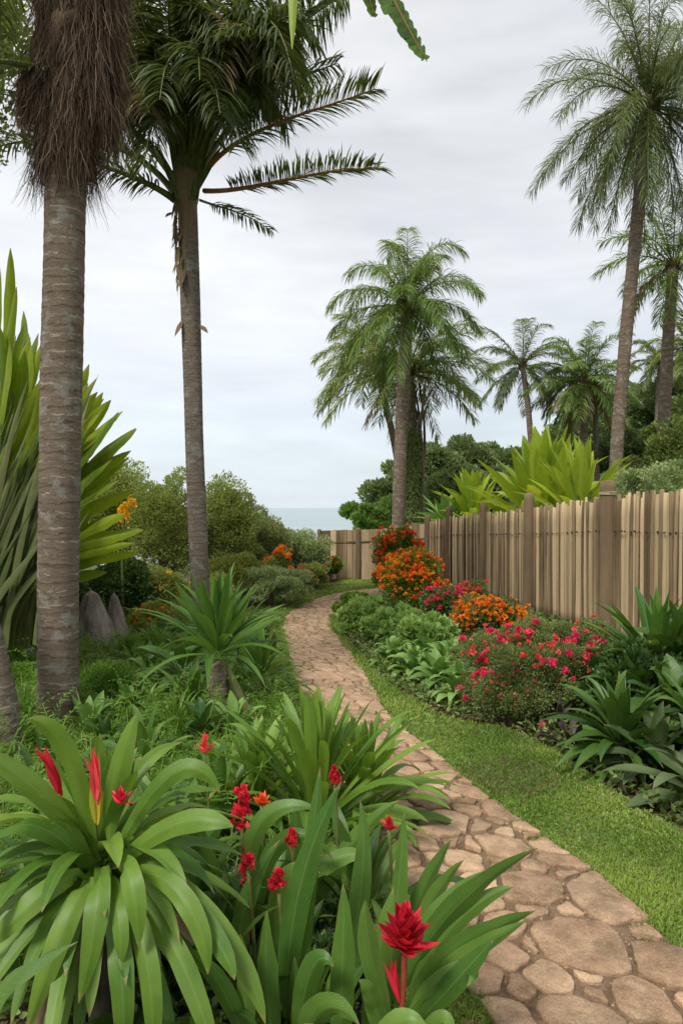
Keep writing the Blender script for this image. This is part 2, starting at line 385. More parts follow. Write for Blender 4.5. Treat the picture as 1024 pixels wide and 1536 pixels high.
def trunk_geo(g,pts,r0,r1,spacing=.1,depth=.02,flare=1.25,sides=22,seed=0,wob=.03):
    L=sum(np.linalg.norm(np.asarray(b)-np.asarray(a)) for a,b in zip(pts[:-1],pts[1:]))
    k=int(max(24,min(420,L/spacing*5))); C=bez(pts,k); t=np.linspace(0,1,k)
    R=r0+(r1-r0)*t; R=R*(1+(flare-1)*np.exp(-t*L/.25))
    wv=t*L/spacing; wv=wv+.35*np.sin(wv*.9+seed)+.25*np.sin(wv*2.3); ring=1+depth*.55*(1-np.abs((wv%1)*2-1)*1.0)
    R=R*ring; r=rng(seed)
    th=np.linspace(0,6.283,sides,endpoint=False)
    lump=np.zeros((k,sides))
    for q in range(4):
        lump+=np.sin(th[None]*r.integers(1,5)+t[:,None]*L*r.uniform(1,4)+r.uniform(0,6))*wob/2.5
    tube(g,C,R[:,None]*(1+lump),sides)
    return C

def crown_arcs(c,n,L,el,droop,seed,k=14,pw=1.3,azbias=None,lens=(.85,1.1)):
    r=rng(seed); q=(np.arange(n)+.5)/n
    a=np.arange(n)*2.39996+r.uniform(0,6)+r.normal(0,.2,n)
    e=np.radians(el[0]+(el[1]-el[0])*q+r.normal(0,6,n))
    D=azel(a,e); P0=np.asarray(c)+D*.05
    C,_=arcs(P0,D,L*r.uniform(*lens,n),droop[1]+(droop[0]-droop[1])*q+r.normal(0,.12,n),k,pw,.1,seed)
    return C
def palm(label,base,mid,top,r0,r1,nf,L,el,droop,fm,tm,seed,ll=.4,nl=44,lw=.016,grav=.9,lift=.2,spacing=.12,dead=0,fk=4,parts=True,group=None,name='palm_tree',droopdead=2.5,cat='palm tree',flare=1.3,lens=(.85,1.1),cshaft=True,wob=.03,fwd=.9,pw=1.3,tipmin=.35,plum=.2):
    base=np.asarray(base,float); root=thing(name,label,cat,base,group)
    g=Geo(); trunk_geo(g,[base,mid,top],r0,r1,spacing,.04,flare,seed=seed,wob=wob); g.build('trunk',tm,root,base)
    top=np.asarray(top,float)
    C=crown_arcs(top,nf,L,el,droop,seed,lens=lens,pw=pw)
    gg=Geo()
    for i in range(nf):
        g=Geo() if parts else gg
        frond(g,C[i],nl,ll,lw,lift,fwd,grav,fk,(.02*L/2,.004),seed*100+i,tipmin=tipmin,plum=plum)
        if parts: g.build('frond',[fm,M['rachis']],root,base)
    if not parts: gg.build('crown',[fm,M['rachis']],root,base)
    if dead:
        g=Geo(); r=rng(seed+77)
        Cd=crown_arcs(top-np.array([0,0,.12]),dead,L*.75,(-45,-5),(1.8,droopdead),seed+3)
        for i in range(dead): frond(g,Cd[i],nl//2,ll*.8,lw,0,.9,1.6,4,(.015,.004),seed*50+i)
        g.build('dead_fronds',[M['deadfrond'],M['twig']],root,base)
    if cshaft:
        g=Geo(); r=rng(seed+5)
        n=16; a=np.arange(n)*2.4; D=azel(a,np.radians(r.uniform(35,75,n)))
        Cc,d=arcs(top+azel(a,np.zeros(n))*r1*.6-np.array([0,0,.12]),D,L*.16,.2,5); S=side_of(D,d)
        W=r1*.55*np.array([1,.9,.7,.5,.3])[None]*np.ones((n,1)); strips(g,Cc,S,W,3,-.5,0,r.uniform(0,1,n))
        g.build('leaf_bases',M['husk'],root,base)
    return root

# ------------------------------------------------------------------ bushes
def bush(label,px,ytop,ybot,hw,Y,n,L,mt,seed,nc=None,name='shrub',cat='shrub',W=None,group=None,depth=None,up=.35,stems=10,flowers=None,inner=.35,spread=1.0,baseg=None,jag=.08,crf=.42,zc=None,fcount=0,elong=(1,1,.75)):
    r=rng(seed); x0=(px-512)/F*Y; zt=H-(ytop-762)/F*Y; rad=hw/F*Y; g0=0. if baseg is None else baseg
    base=np.array([x0,Y,g0]); root=thing(name,label,cat,base,group)
    h=zt-g0; c=np.array([x0,Y,g0+h*(.42 if zc is None else zc)]); rz=h*(1-(.42 if zc is None else zc))
    cr0=crf*min(rad,rz)
    rads=np.array([max(rad-cr0*.5,.05),max((depth or rad)-cr0*.5,.05),max(rz-cr0*.45,.05)])
    nc=nc or 40; cc,cd=clumps(r,c,rads,nc,inner=inner,jag=jag)
    crad=cr0*r.uniform(.6,1.2,nc); tc=r.uniform(.2,.8,nc)
    g=Geo(); scatter_leaves(g,r,cc,cd,crad,n,L,W or L*.26,tc,up,gmin=g0+.02,elong=elong)
    g.build('foliage',mt,root,base)
    if stems:
        g=Geo()
        for i in range(stems):
            k=r.integers(0,nc); b=base+np.array([*r.normal(0,.05,2)*rad*2,-.03]); m=(b+cc[k])/2+r.normal(0,.08,3)*rad
            tube(g,bez([b,m,cc[k]],7),np.linspace(.035,.008,7)*min(1.5,max(.35,h)),5,r.random())
        g.build('stems',M['twig'],root,base)
    return root,cc,cd,crad,base,c,rads
def bloom_geo(g,c,nrmv,rad,npet,r,mat=0,ls=1.0,dome=.6,tint=None):
    """cluster of small petals: npet quads on a little dome"""
    d=nrm(rand_dir(r,npet)*dome+nrmv[None]*.9)
    p=c[None]+d*rad*.35
    D=nrm(d+r.normal(0,.45,(npet,3))); S=nrm(np.cross(D,rand_dir(r,npet)))
    leafquads(g,p,D,S,rad*.75*ls*r.uniform(.7,1.2,npet),rad*.34*r.uniform(.8,1.2,npet),np.clip((r.random() if tint is None else tint)+r.normal(0,.2,npet),0,1),mat)
def flower_part(root,base,name,mt,pos,nv,rad,npet,seed,each=False,label=None,dome=.6):
    r=rng(seed); g=Geo()
    for p,v in zip(pos,nv):
        if each: g=Geo()
        bloom_geo(g,p,v,rad*r.uniform(.7,1.25),npet,r,dome=dome)
        if each: g.build(name,mt,root,base)
    if not each: g.build(name,mt,root,base)
def shell_pts(c,rads,n,seed,crad=0.05,front=-.2,top=-.1,cc=None,cr=None,cdx=None):
    """points on the outside of the clumps, mostly facing front and up"""
    r=rng(seed); out=[];nv=[]
    k=0
    while len(out)<n and k<n*60:
        k+=1; j=r.integers(0,len(cc)); d=rand_dir(r,1)[0]
        if d[1]>front+.3 or d[2]<top: continue
        p=cc[j]+d*np.array([1,1,.75])*cr[j]*1.03
        q=(p-c)/rads
        if np.linalg.norm(q)<.85 or p[2]<.05: continue
        out.append(p); nv.append(nrm(d+np.array([0,-.2,.4])))
    return out,nv

# ------------------------------------------------------------------ terrain
def sm(x): x=np.clip(x,0,1); return x*x*(3-2*x)
def gh(x,y):
    x=np.asarray(x,float); y=np.asarray(y,float)
    land=sm((x-.2)/4.0)                       # the headland on the right
    drop=sm((y-19)/14.0)*(1-land)
    h=-14*drop
    h=h+land*(7.0*sm((x-7)/22)*sm((y-11)/22)+.6*sm((y-18)/20))
    h=h-16*sm((y-75)/30)*land
    return h
def grid_sheet(name,xs,ys,zf,m,kind='structure'):
    X,Yy=np.meshgrid(xs,ys,indexing='ij'); Z=zf(X,Yy); V=np.stack([X,Yy,Z],-1).reshape(-1,3)
    idx=np.arange(len(xs)*len(ys)).reshape(len(xs),len(ys))
    Q=np.stack([idx[:-1,:-1],idx[1:,:-1],idx[1:,1:],idx[:-1,1:]],-1).reshape(-1,4)
    g=Geo(); g.add(V,Q,uv=V[:,:2]); o=g.build(name,m); o['kind']=kind; return o
def axis(a,b,core,step):
    c=np.arange(core[0],core[1]+.001,step)
    lo=core[0]-np.geomspace(step,core[0]-a,22)[::-1]; hi=core[1]+np.geomspace(step,b-core[1],22)
    return np.concatenate([lo,c,hi])
M['soil']=simplemat('soil',(.035,.024,.016),(.13,.09,.055),14,.95,1.0,det=8,dist=.02)
M['hillgrass']=simplemat('hill_grass',(.03,.06,.015),(.10,.14,.04),3,.95,.6,det=8)
def ground_z(x,y):
    return gh(x,y)+.02*np.sin(x*1.7+y*.9)*np.sin(y*1.3)*0-.0
gr_=grid_sheet('ground',axis(-900,900,(-14,40),1.0),axis(-900,300,(-4,90),1.0),ground_z,M['soil']); gr_.data.materials.append(M['hillgrass'])
for p_ in gr_.data.polygons:
    c_=p_.center
    if c_.x>4.5 or c_.y>16 or c_.x<-7 or c_.y<-2: p_.material_index=1

# sea
def seamat():
    m,nt=mat('sea_water'); N=NT(nt)
    tc=N.n('ShaderNodeTexCoord'); ob=tc.outputs['Object']
    w1=N.noise(.35,6,.65,N.n('ShaderNodeMapping',i0=ob,i3=(.35,1,1)).outputs[0],dist=.4)
    w2=N.noise(.02,4,.6,N.n('ShaderNodeMapping',i0=ob,i3=(.5,1,1)).outputs[0])
    col=N.ramp(w2,[(.3,(.20,.28,.29)),(.75,(.30,.38,.39))])
    foam=N.math('MULTIPLY',N.math('GREATER_THAN',w1,.66),.35)
    col=N.mix(foam,col,(.6,.66,.68))
    bp=N.n('ShaderNodeBump',Strength=.8,Distance=.8,Height=w1)
    p=N.n('ShaderNodeBsdfPrincipled',Roughness=.28,Normal=bp.outputs[0]); N.link(col,p.inputs['Base Color'])
    o=N.n('ShaderNodeOutputMaterial'); N.link(p.outputs[0],o.inputs[0]); return m
g=Geo(); g.add([[-30000,20,-9],[30000,20,-9],[30000,45000,-9],[-30000,45000,-9]],[[0,1,2,3]]); o=g.build('sea',seamat()); o['kind']='structure'

# path edges in the photograph, put on the ground
LE=[(745,1545),(700,1475),(655,1425),(607,1350),(560,1270),(523,1200),(486,1120),(458,1065),(443,1020),(431,980),(423,950),(422,932),(437,915),(470,900),(505,890),(548,884)]
RE=[(1150,1545),(1040,1452),(960,1376),(893,1318),(812,1262),(735,1205),(655,1138),(590,1085),(566,1050),(545,1005),(515,965),(497,942),(497,926),(515,910),(545,899),(590,893)]
def smooth_line(pts,n):
    pts=np.asarray(pts,float)
    for _ in range(2):
        a=pts[:-1]*.75+pts[1:]*.25; b=pts[:-1]*.25+pts[1:]*.75
        pts=np.concatenate([pts[:1],np.stack([a,b],1).reshape(-1,2),pts[-1:]])
    return pts
Lw=[G(*p)[:2] for p in LE]; Rw=[G(*p)[:2] for p in RE]
Lw=[np.array([.62,.2]),np.array([.55,1.2])]+Lw+[np.array([3.0,14.1])]
Rw=[np.array([1.9,.2]),np.array([1.65,1.2])]+Rw+[np.array([3.1,13.2])]
Lw=smooth_line(Lw,0); Rw=smooth_line(Rw,0)
mid=(Lw+Rw)/2; sl=np.concatenate([[0],np.cumsum(np.linalg.norm(np.diff(mid,axis=0),axis=1))]); SLEN=sl[-1]
def pathmap(u,s):
    u=np.asarray(u,float); s=np.asarray(s,float)
    l=np.stack([np.interp(s,sl,Lw[:,0]),np.interp(s,sl,Lw[:,1])],-1); r=np.stack([np.interp(s,sl,Rw[:,0]),np.interp(s,sl,Rw[:,1])],-1)
    return l*(1-u[...,None])+r*u[...,None]
def inpoly(p,poly):
    x,y=p[:,0],p[:,1]; c=np.zeros(len(p),bool); n=len(poly)
    for i in range(n):
        x0,y0=poly[i-1]; x1,y1=poly[i]
        hit=((y0>y)!=(y1>y))&(x<(x1-x0)*(y-y0)/((y1-y0) if y1!=y0 else 1e-9)+x0); c^=hit
    return c
PATHPOLY=np.concatenate([Lw,Rw[::-1]])
M['pathdirt']=simplemat('path_dirt',(.08,.052,.03),(.31,.205,.125),16,.95,1.0,bscale=70,det=8,dist=.012)
M['stone']=simplemat('flagstone',(.22,.135,.078),(.60,.41,.255),11,.85,1.0,bscale=38,det=12,tintmix=.55,dist=.012,fine=True)
# worn earth of the path: a slightly ragged sheet
ss=np.linspace(0,SLEN,260); us=np.linspace(-.04,1.04,9)
r=rng(3); V=[]
for i,s in enumerate(ss):
    for j,u in enumerate(us):
        uu=u+(.03*math.sin(s*5.1)+.02*math.sin(s*13+2)+r.normal(0,.008))*(1 if j in(0,8) else 0)
        q=pathmap(np.array(uu),np.array(s)); V.append([q[0],q[1],.010+(0.004 if j not in (0,8) else -.003)])
idx=np.arange(260*9).reshape(260,9)
g=Geo(); g.add(V,np.stack([idx[:-1,:-1],idx[:-1,1:],idx[1:,1:],idx[1:,:-1]],-1).reshape(-1,4),uv=np.array(V)[:,:2]); path=g.build('path',M['pathdirt']); path['kind']='structure'

# flagstones: power diagram in path coordinates
def clip(poly,a,b):   # keep a.x<=b
    out=[]; n=len(poly)
    for i in range(n):
        p,q=poly[i-1],poly[i]; dp=p@a-b; dq=q@a-b
        if dp<=0: 
            if dq<=0: out.append(q)
            else: out.append(p+(q-p)*dp/(dp-dq))
        elif dq<=0: out.append(p+(q-p)*dp/(dp-dq)); out.append(q)
    return out
r=rng(11); WP=.86
pts=[];rad=[]
def tryadd(rmin,rmax,n,smax):
    for _ in range(n):
        R=r.uniform(rmin,rmax); p=np.array([r.uniform(0.0,WP),r.uniform(0,smax)])
        if all(np.hypot(*(p-q))>(R+Q)*.93 for q,Q in zip(pts,rad) if abs(q[1]-p[1])<.5): pts.append(p); rad.append(R)
tryadd(.12,.17,60,7.5); tryadd(.09,.12,500,14.2); tryadd(.06,.09,2200,14.2); tryadd(.035,.06,4200,14.2)
pts=np.array(pts); rad=np.array(rad)
g=Geo()
for i,(p,R) in enumerate(zip(pts,rad)):
    poly=[np.array(c,float) for c in ((-.02,p[1]-.5),(WP+.02,p[1]-.5),(WP+.02,p[1]+.5),(-.02,p[1]+.5))]
    for j in np.where(np.abs(pts[:,1]-p[1])<.7)[0]:
        if j==i: continue
        q=pts[j]; a=q-p; b=((q@q-rad[j]**2)-(p@p-R**2))/2
        poly=clip(poly,a,b)
        if len(poly)<3: break
    if len(poly)<3: continue
    poly=np.array(poly); c=poly.mean(0); dist=np.linalg.norm(poly-c,axis=1).mean()
    if dist<.03: continue
    lim=min(1,R*1.55/dist)
    # subdivide and inset
    gap=(.010+.006*r.random())*(1 if p[1]<5.5 else .6)
    pl=[]
    n=len(poly)
    for k in range(n):
        a,b=poly[k-1],poly[k]; m=max(1,int(np.linalg.norm(b-a)/.05))
        for t in range(m): pl.append(a+(b-a)*t/m)
    pl=np.array(pl); 
    for _ in range(1):
        nx=np.roll(pl,-1,0); pl=np.stack([pl*.75+nx*.25,pl*.25+nx*.75],1).reshape(-1,2)
        if len(pl)>60: break
    v=pl-c; d=np.linalg.norm(v,axis=1,keepdims=True); pl=c+v/d*np.maximum(d*lim-gap,.01)*(1+r.normal(0,.028,(len(pl),1)))
    s0=p[1]; hh=.012+.008*r.random(); 
    fade=1.0 if s0<5 else max(.12,1-(s0-4.5)*.3)
    hh*=fade
    n=len(pl); tilt=r.normal(0,.012,2)
    ringsV=[]
    for sc_,z in ((1.0,.008),(1.0,.014+hh*.55),(.985,.014+hh*.92),(.955,.014+hh),(.55,.014+hh+.0015),(.0,.014+hh+.002)):
        w=c+(pl-c)*sc_
        if sc_==0: w=w[:1]
        q=pathmap(w[:,0]/WP,w[:,1])
        zz=z+((w-c)@tilt)+ (r.normal(0,.0012,len(w)) if sc_>.5 else 0)
        ringsV.append(np.column_stack([q,zz]))
    V=np.concatenate(ringsV); Q=[];T=[]
    for k in range(4):
        for a in range(n):
            b=(a+1)%n; Q.append([k*n+a,k*n+b,(k+1)*n+b,(k+1)*n+a])
    for a in range(n): T.append([4*n+a,4*n+(a+1)%n,5*n])
    g.add(V,Q,T,uv=V[:,:2],tint=r.uniform(0,1) if s0<5 else r.uniform(.3,.7))
o=g.build('flagstones',M['stone'],path); o['kind']='structure'
# pebbles and crumbs in the joints
g=Geo(); r=rng(12); n=9000; u=r.uniform(-.02,1.02,n); s=SLEN*r.random(n)**1.3; q=pathmap(u,s)
d=np.column_stack([q,np.full(n,.0125)]); R=r.uniform(.003,.012,n)
base=np.array([[1,0,0],[0,1,0],[-1,0,0],[0,-1,0],[0,0,.8]])
V=d[:,None,:]+base[None]*R[:,None,None]*r.uniform(.6,1.3,(n,5,1)); k=np.arange(n)[:,None]*5
T=np.concatenate([k+np.array([[0,1,4]]),k+np.array([[1,2,4]]),k+np.array([[2,3,4]]),k+np.array([[3,0,4]])])
g.add(V.reshape(-1,3),None,T,tint=np.repeat(r.uniform(0,1,n),5)); o=g.build('gravel',M['stone'],path,smooth=False); o['kind']='stuff'

# lawn
LL=[(610,2200),(600,1640),(560,1500),(470,1300),(420,1150),(405,1100),(385,1040),(375,990),(372,945),(368,915),(400,900),(450,885),(498,876),(520,868.5)]
LR=[(2300,2200),(1500,1640),(1300,1500),(1150,1345),(1044,1268),(978,1224),(895,1172),(812,1117),(752,1092),(690,1083),(630,1060),(585,1030),(545,985),(508,945),(508,930),(540,910),(600,905),(640,903)]
LAWN=np.concatenate([smooth_line([G(*p)[:2] for p in LL],0),[[1.9,15.4]],smooth_line([G(*p)[:2] for p in LR],0)[::-1]])
M['lawn']=simplemat('lawn_turf',(.06,.10,.02),(.15,.21,.045),30,.95,1.0,det=8)
import mathutils
tess=mathutils.geometry.tessellate_polygon([[Vector((*p,0)) for p in LAWN]])
g=Geo(); V=np.column_stack([LAWN,np.full(len(LAWN),.005)]); g.add(V,None,[list(t) for t in tess],uv=V[:,:2]); o=g.build('lawn',M['lawn'],smooth=False); o['kind']='structure'
if o.data.polygons[0].normal.z<0: o.data.flip_normals()
M['grass']=leafmat('grass_blade',(.085,.165,.022),(.26,.36,.065),rough=.5,trans=.3)
M['drygrass']=leafmat('dry_grass',(.14,.11,.05),(.3,.25,.13),rough=.7,trans=.2)
r=rng(21)
def grass_pts(n,y0,y1,x0=-2.5,x1=4.2,skip=.0):
    p=np.column_stack([r.uniform(x0,x1,n),r.uniform(y0,y1,n)])
    ok=inpoly(p,LAWN)&(np.abs(p[:,0])<.54*p[:,1]+.8)
    p=p[ok]; w=inpoly(p,PATHPOLY)
    keep=~w
    keep&=~((np.array([mnoise.noise(Vector((a*2.3,b*2.3,3))) for a,b in p])<-.38)&(r.random(len(p))<.6))
    return p[keep]
g=Geo(); gd=Geo()
for (y0,y1,n,h,w) in ((1.2,3.2,640000,.023,.0024),(3.2,5.0,400000,.026,.0034),(5.0,8.5,330000,.035,.0055),(8.5,16,300000,.04,.010)):
    p=grass_pts(n,y0,y1); m=len(p)
    if m==0: continue
    P0=np.column_stack([p,np.full(m,.003)]); a=r.uniform(0,6.28,m); e=np.radians(r.uniform(25,85,m))
    hh=h*r.uniform(.5,1.3,m)*(1+.35*np.sin(p[:,0]*5+2*np.sin(p[:,1]*3)))
    C,d=arcs(P0,azel(a,e),hh,r.uniform(.2,1.6,m),3,1.0); S=side_of(azel(a,e),d,r.normal(0,.8,m))
    pat=np.array([mnoise.noise(Vector((x*1.6,y*1.6,9))) for x,y in p])
    tn=np.clip(.5+pat*1.2+r.normal(0,.22,m),0,1)
    W=np.array([.8,1,.15])[None]*w*np.ones((m,1))*r.uniform(.7,1.4,(m,1))
    dry=r.random(m)<.05+.3*(pat<-.30)
    strips(g,C[~dry],S[~dry],W[~dry],2,0,0,tn[~dry]); strips(gd,C[dry],S[dry],W[dry],2,0,0,tn[dry])
o=g.build('grass',M['grass']); o['kind']='stuff'; o['label']='short dense green turf beside the stone path'; o['category']='grass'
o=gd.build('dry_grass',M['drygrass']); o['kind']='stuff'; o['label']='scattered straw coloured blades among the green turf'; o['category']='grass'
# longer tufts overhanging the path edge and in joints
g=Geo(); n=16000; s=SLEN*r.random(n)**1.25; e_=r.random(n)<.5; wv_=.02+.035*(1+np.sin(s*6.3)+np.sin(s*14.1+1))*.5; u=np.where(e_,-.03+np.abs(r.normal(0,1,n))*wv_,1.03-np.abs(r.normal(0,1,n))*wv_); q=pathmap(u,s)
extra=pathmap(r.uniform(0,1,2500),SLEN*r.random(2500)**1.3); q=np.concatenate([q,extra]); n=len(q)
a=r.uniform(0,6.28,n); e=np.radians(r.uniform(15,80,n)); P0=np.column_stack([q,np.full(n,.012)]); sz=np.clip(q[:,1]/4,.7,2.2)
C,d=arcs(P0,azel(a,e),.034*r.uniform(.4,1.3,n)*np.where(np.arange(n)<16000,1,.45),1.0,3); S=side_of(azel(a,e),d,r.normal(0,.8,n))
strips(g,C,S,(np.array([.8,1,.15])[None]*.0024*sz[:,None]),2,0,0,r.uniform(0,1,n)); o=g.build('edge_grass',M['grass']); o['kind']='stuff'; o['label']='loose grass blades creeping over the path edges'; o['category']='grass'

# ------------------------------------------------------------------ fence
FB=[(478,868),(537,870),(590,872.5),(643,877),(675,884),(727,897),(797,920),(917,955),(1024,1000),(1210,1075)]
FT=[796,794,790,784,777,771,763,746,736,726]
fb=[G(*p) for p in FB]; fh=[H-(t-762)/F*b[1] for t,b in zip(FT,fb)]
fence=thing('wooden_fence','weathered timber paling fence with round posts running behind the flower bed','fence',fb[4])
M['pale']=simplemat('weathered_paling',(.11,.075,.038),(.46,.345,.20),7,.9,1.0,det=8,stretch=(1,1,.06),tintmix=1.0,dist=.008)
M['post']=simplemat('fence_post_wood',(.075,.05,.026),(.24,.17,.098),6,.9,.8,det=8,stretch=(1,1,.1),tintmix=.5,dist=.01)
M['hole_line']=simplemat('dark_hole_line',(.03,.025,.02),(.07,.055,.045),20,.7,.2)
M['rope']=simplemat('pale_rope',(.4,.33,.2),(.62,.54,.38),60,.9,.6)
pst_top=[794,792,None,773,760,754,740,722,None,None]; pr=[.05,.06,None,.065,.07,.072,.08,.098,None,None]
r=rng(31)
for b in range(9):
    a0,a1=fb[b],fb[b+1]; h0,h1=fh[b],fh[b+1]; L=np.linalg.norm(a1-a0); d=(a1-a0)/L; nv=np.array([-d[1],d[0],0]); 
    if nv[1]>0: nv=-nv        # towards the camera
    g=Geo()
    if b<3:   # broad flat boards at the far end
        x=0.0
        while x<L-.01:
            w=min(r.uniform(.13,.30),L-x); hh=h0+(h1-h0)*(x/L)+r.normal(0,.012); off=nv*r.normal(0,.006)
            p=a0+d*(x+.004)+off; q=a0+d*(x+w-.004)+off; t=.018
            bx=np.array([p+nv*t,q+nv*t,q-nv*t,p-nv*t]); tz=[hh+r.normal(0,.008),hh+r.normal(0,.008)]
            V=np.concatenate([bx,bx+np.array([0,0,1])*np.array([tz[0],tz[1],tz[1],tz[0]])[:,None]])
            g.add(V,[[0,1,5,4],[1,2,6,5],[2,3,7,6],[3,0,4,7],[4,5,6,7]],tint=r.uniform(0,.9)); x+=w
        # rail board along the top third
        for zz in (.74,):
            p=a0+nv*.035; q=a1+nv*.035; V=[]
            for e,hx in ((p,h0),(q,h1)):
                for dz in (0,.03): V.append(e+[0,0,hx*zz+dz])
            V=np.array(V); V2=V-nv*.014
            g.add(np.concatenate([V,V2]),[[0,2,3,1],[4,5,7,6],[0,4,6,2],[1,3,7,5]],tint=.1)
    else:
        x=0.0; dia=[.05,.05,.05,.042,.043,.045,.05,.056,.064][b]
        while x<L-.02:
            w=dia*r.uniform(.65,1.3); hh=h0+(h1-h0)*((x+w/2)/L)+r.normal(0,.024)+(r.random()<.12)*r.uniform(-.06,.05)
            c0=a0+d*(x+w/2)+nv*r.normal(0,.013); lean=r.normal(0,.006)+(.02 if b>=7 else 0)
            c1=c0+d*lean*hh; R=w*.53
            C=bez([c0,(c0+c1)/2+[0,0,hh/2]+nv*r.normal(0,.012)+d*r.normal(0,.008),c1+[0,0,hh]],9)
            C[:,2]=np.linspace(-.02,hh,9)
            Rr=R*(1+r.normal(0,.04,9)); Rr[-1]*=r.uniform(.55,.95)
            tube(g,C,Rr,8,r.uniform(0,1)); x+=w*r.uniform(1.0,1.12)
            cb=c0-nv*.055+d*w*.55; tube(g,[cb-[0,0,.02],cb+[0,0,hh*.5],cb+[0,0,hh-.05]],R*.9,6,r.uniform(0,.3))  # back row of palings, tinted darker to put shade into the gaps
    g.build('paling_panel',M['pale'],fence,fb[4],smooth=(b>=3))
    if b>=3:
        g=Geo()
        zz0=h0-.36*h0/1.5; zz1=h1-.36*h1/1.5
        k=int(L/.12); 
        tube(g,[a0+nv*.035+[0,0,zz0],(a0+a1)/2+nv*.037+[0,0,(zz0+zz1)/2-.01],a1+nv*.035+[0,0,zz1]],.002,5)  # thin dark line and studs, standing in for a row of dark holes
        for i in range(k):
            t=(i+r.uniform(.2,.8))/k; c=a0+(a1-a0)*t+nv*.034+[0,0,zz0+(zz1-zz0)*t+r.normal(0,.004)]
            tube(g,[c,c+nv*.012,c+nv*.016],np.array([.013,.013,.007])*r.uniform(.6,1.1),7)
        g.build('hole_line',M['hole_line'],fence,fb[4])
        g=Geo()   # back rail
        tube(g,[a0-nv*.06+[0,0,zz0],a1-nv*.06+[0,0,zz1]],.035,8,.3); g.build('rail',M['post'],fence,fb[4]); g=Geo(); tube(g,[a0-nv*.06+[0,0,.35],a1-nv*.06+[0,0,.35]],.035,8,.3)
        g.build('rail',M['post'],fence,fb[4])
for i in range(10):
    if pst_top[i] is None: continue
    a=fb[i]; Rp=pr[i]; hz=H-(pst_top[i]-762)/F*a[1]
    dd=fb[min(i+1,9)]-fb[max(i-1,0)]; nv=np.array([-dd[1],dd[0],0]); nv=nv/np.linalg.norm(nv); nv=-nv if nv[1]>0 else nv
    c=a+nv*(Rp*.75); g=Geo(); k=26; zz=np.linspace(-.05,hz,k)
    C=np.column_stack([c[0]+.012*np.sin(zz*2+i)+ (zz/hz)*(.03 if i==7 else .015),np.full(k,c[1]),zz]); Rr=Rp*(1.06-.10*zz/hz)*(1+r.normal(0,.016,k)); Rr[-1]*=.92
    tube(g,C,Rr,16,r.uniform(.2,.8)); g.build('post',M['post'],fence,fb[4])
    if i==7:
        g=Geo(); th=np.linspace(0,6.4,40); cc=np.array([C[-3][0],C[-3][1],H-(740-762)/F*a[1]])
        for q in range(3):
            ring=np.column_stack([cc[0]+(Rp+.006)*np.cos(th),cc[1]+(Rp+.006)*np.sin(th),cc[2]-.01+q*.011+.006*np.sin(th+q)]); tube(g,ring,.004,6)
        g.build('rope_lashing',M['rope'],fence,fb[4])
# stray nails low on the near palings and the corner
fence_plane=fb

# ------------------------------------------------------------------ palms
# near ringed palm on the left with its beard of dead fibre
b=G(88,1098); tp=P(108,-330,b[1]); 
pr1=thing('palm_tree','big ringed palm trunk at left under a hanging beard of brown dead fibre','palm tree',b)
g=Geo(); C1=trunk_geo(g,[b+[0,0,-.05],P(84,700,b[1]),P(104,260,b[1]),tp],.137,.142,.088,.045,1.06,30,seed=1,wob=.02); g.build('trunk',M['tr1'],pr1,b)
def beard(g,n,seed,y0,y1,cx,hw0,hw1,zlen,Y,rd=.22):
    r=rng(seed)
    py=r.uniform(y0,y1,n); t=(py-y0)/(y1-y0); cxx=np.interp(py,[p[0] for p in cx],[p[1] for p in cx]); hw=hw0+(hw1-hw0)*t
    a=r.uniform(0,6.28,n); rr=hw/F*Y*r.uniform(.55,1.0,n); 
    P0=np.column_stack([(cxx-512)/F*Y+rr*np.cos(a),Y+rr*np.sin(a)*.9,H-(py-762)/F*Y])
    D=nrm(np.column_stack([np.cos(a)*.18,np.sin(a)*.18,-np.ones(n)])+r.normal(0,.15,(n,3)))
    C,d=arcs(P0,D,zlen*r.uniform(.4,1.3,n),.5,7,1.0,.30,seed); C=C+r.normal(0,.006,C.shape)
    S=side_of(nrm(r.normal(size=(n,3))),d,r.uniform(0,3,n))
    W=r.uniform(.0010,.0042,n)[:,None]*np.array([.6,1,1,.8,.6,.4,.1])[None]
    strips(g,C,S,W,2,0,0,np.clip(r.normal(.45,.3,n),0,1))
g=Geo(); Y1=b[1]
beard(g,15000,5,-260,235,[(-260,120),(0,116),(240,98)],74,38,.40,Y1)
beard(g,5000,6,-100,170,[(-100,138),(170,138)],50,34,.42,Y1-.03)
beard(g,3000,7,85,150,[(85,66),(150,60)],28,26,.28,Y1-.05)
g.build('dead_fibre',M['fibre'],pr1,b)
g=Geo()   # matted core under the beard
C=bez([P(108,262,Y1),P(110,100,Y1),P(122,-60,Y1),P(120,-300,Y1)],30); tube(g,C,np.interp(np.linspace(0,1,30),[0,.12,.5,1],[.13,.16,.23,.26])[:,None]*(1+.10*rng(4).normal(size=(30,18))),18)
g.build('matted_sheath',M['husk'],pr1,b)
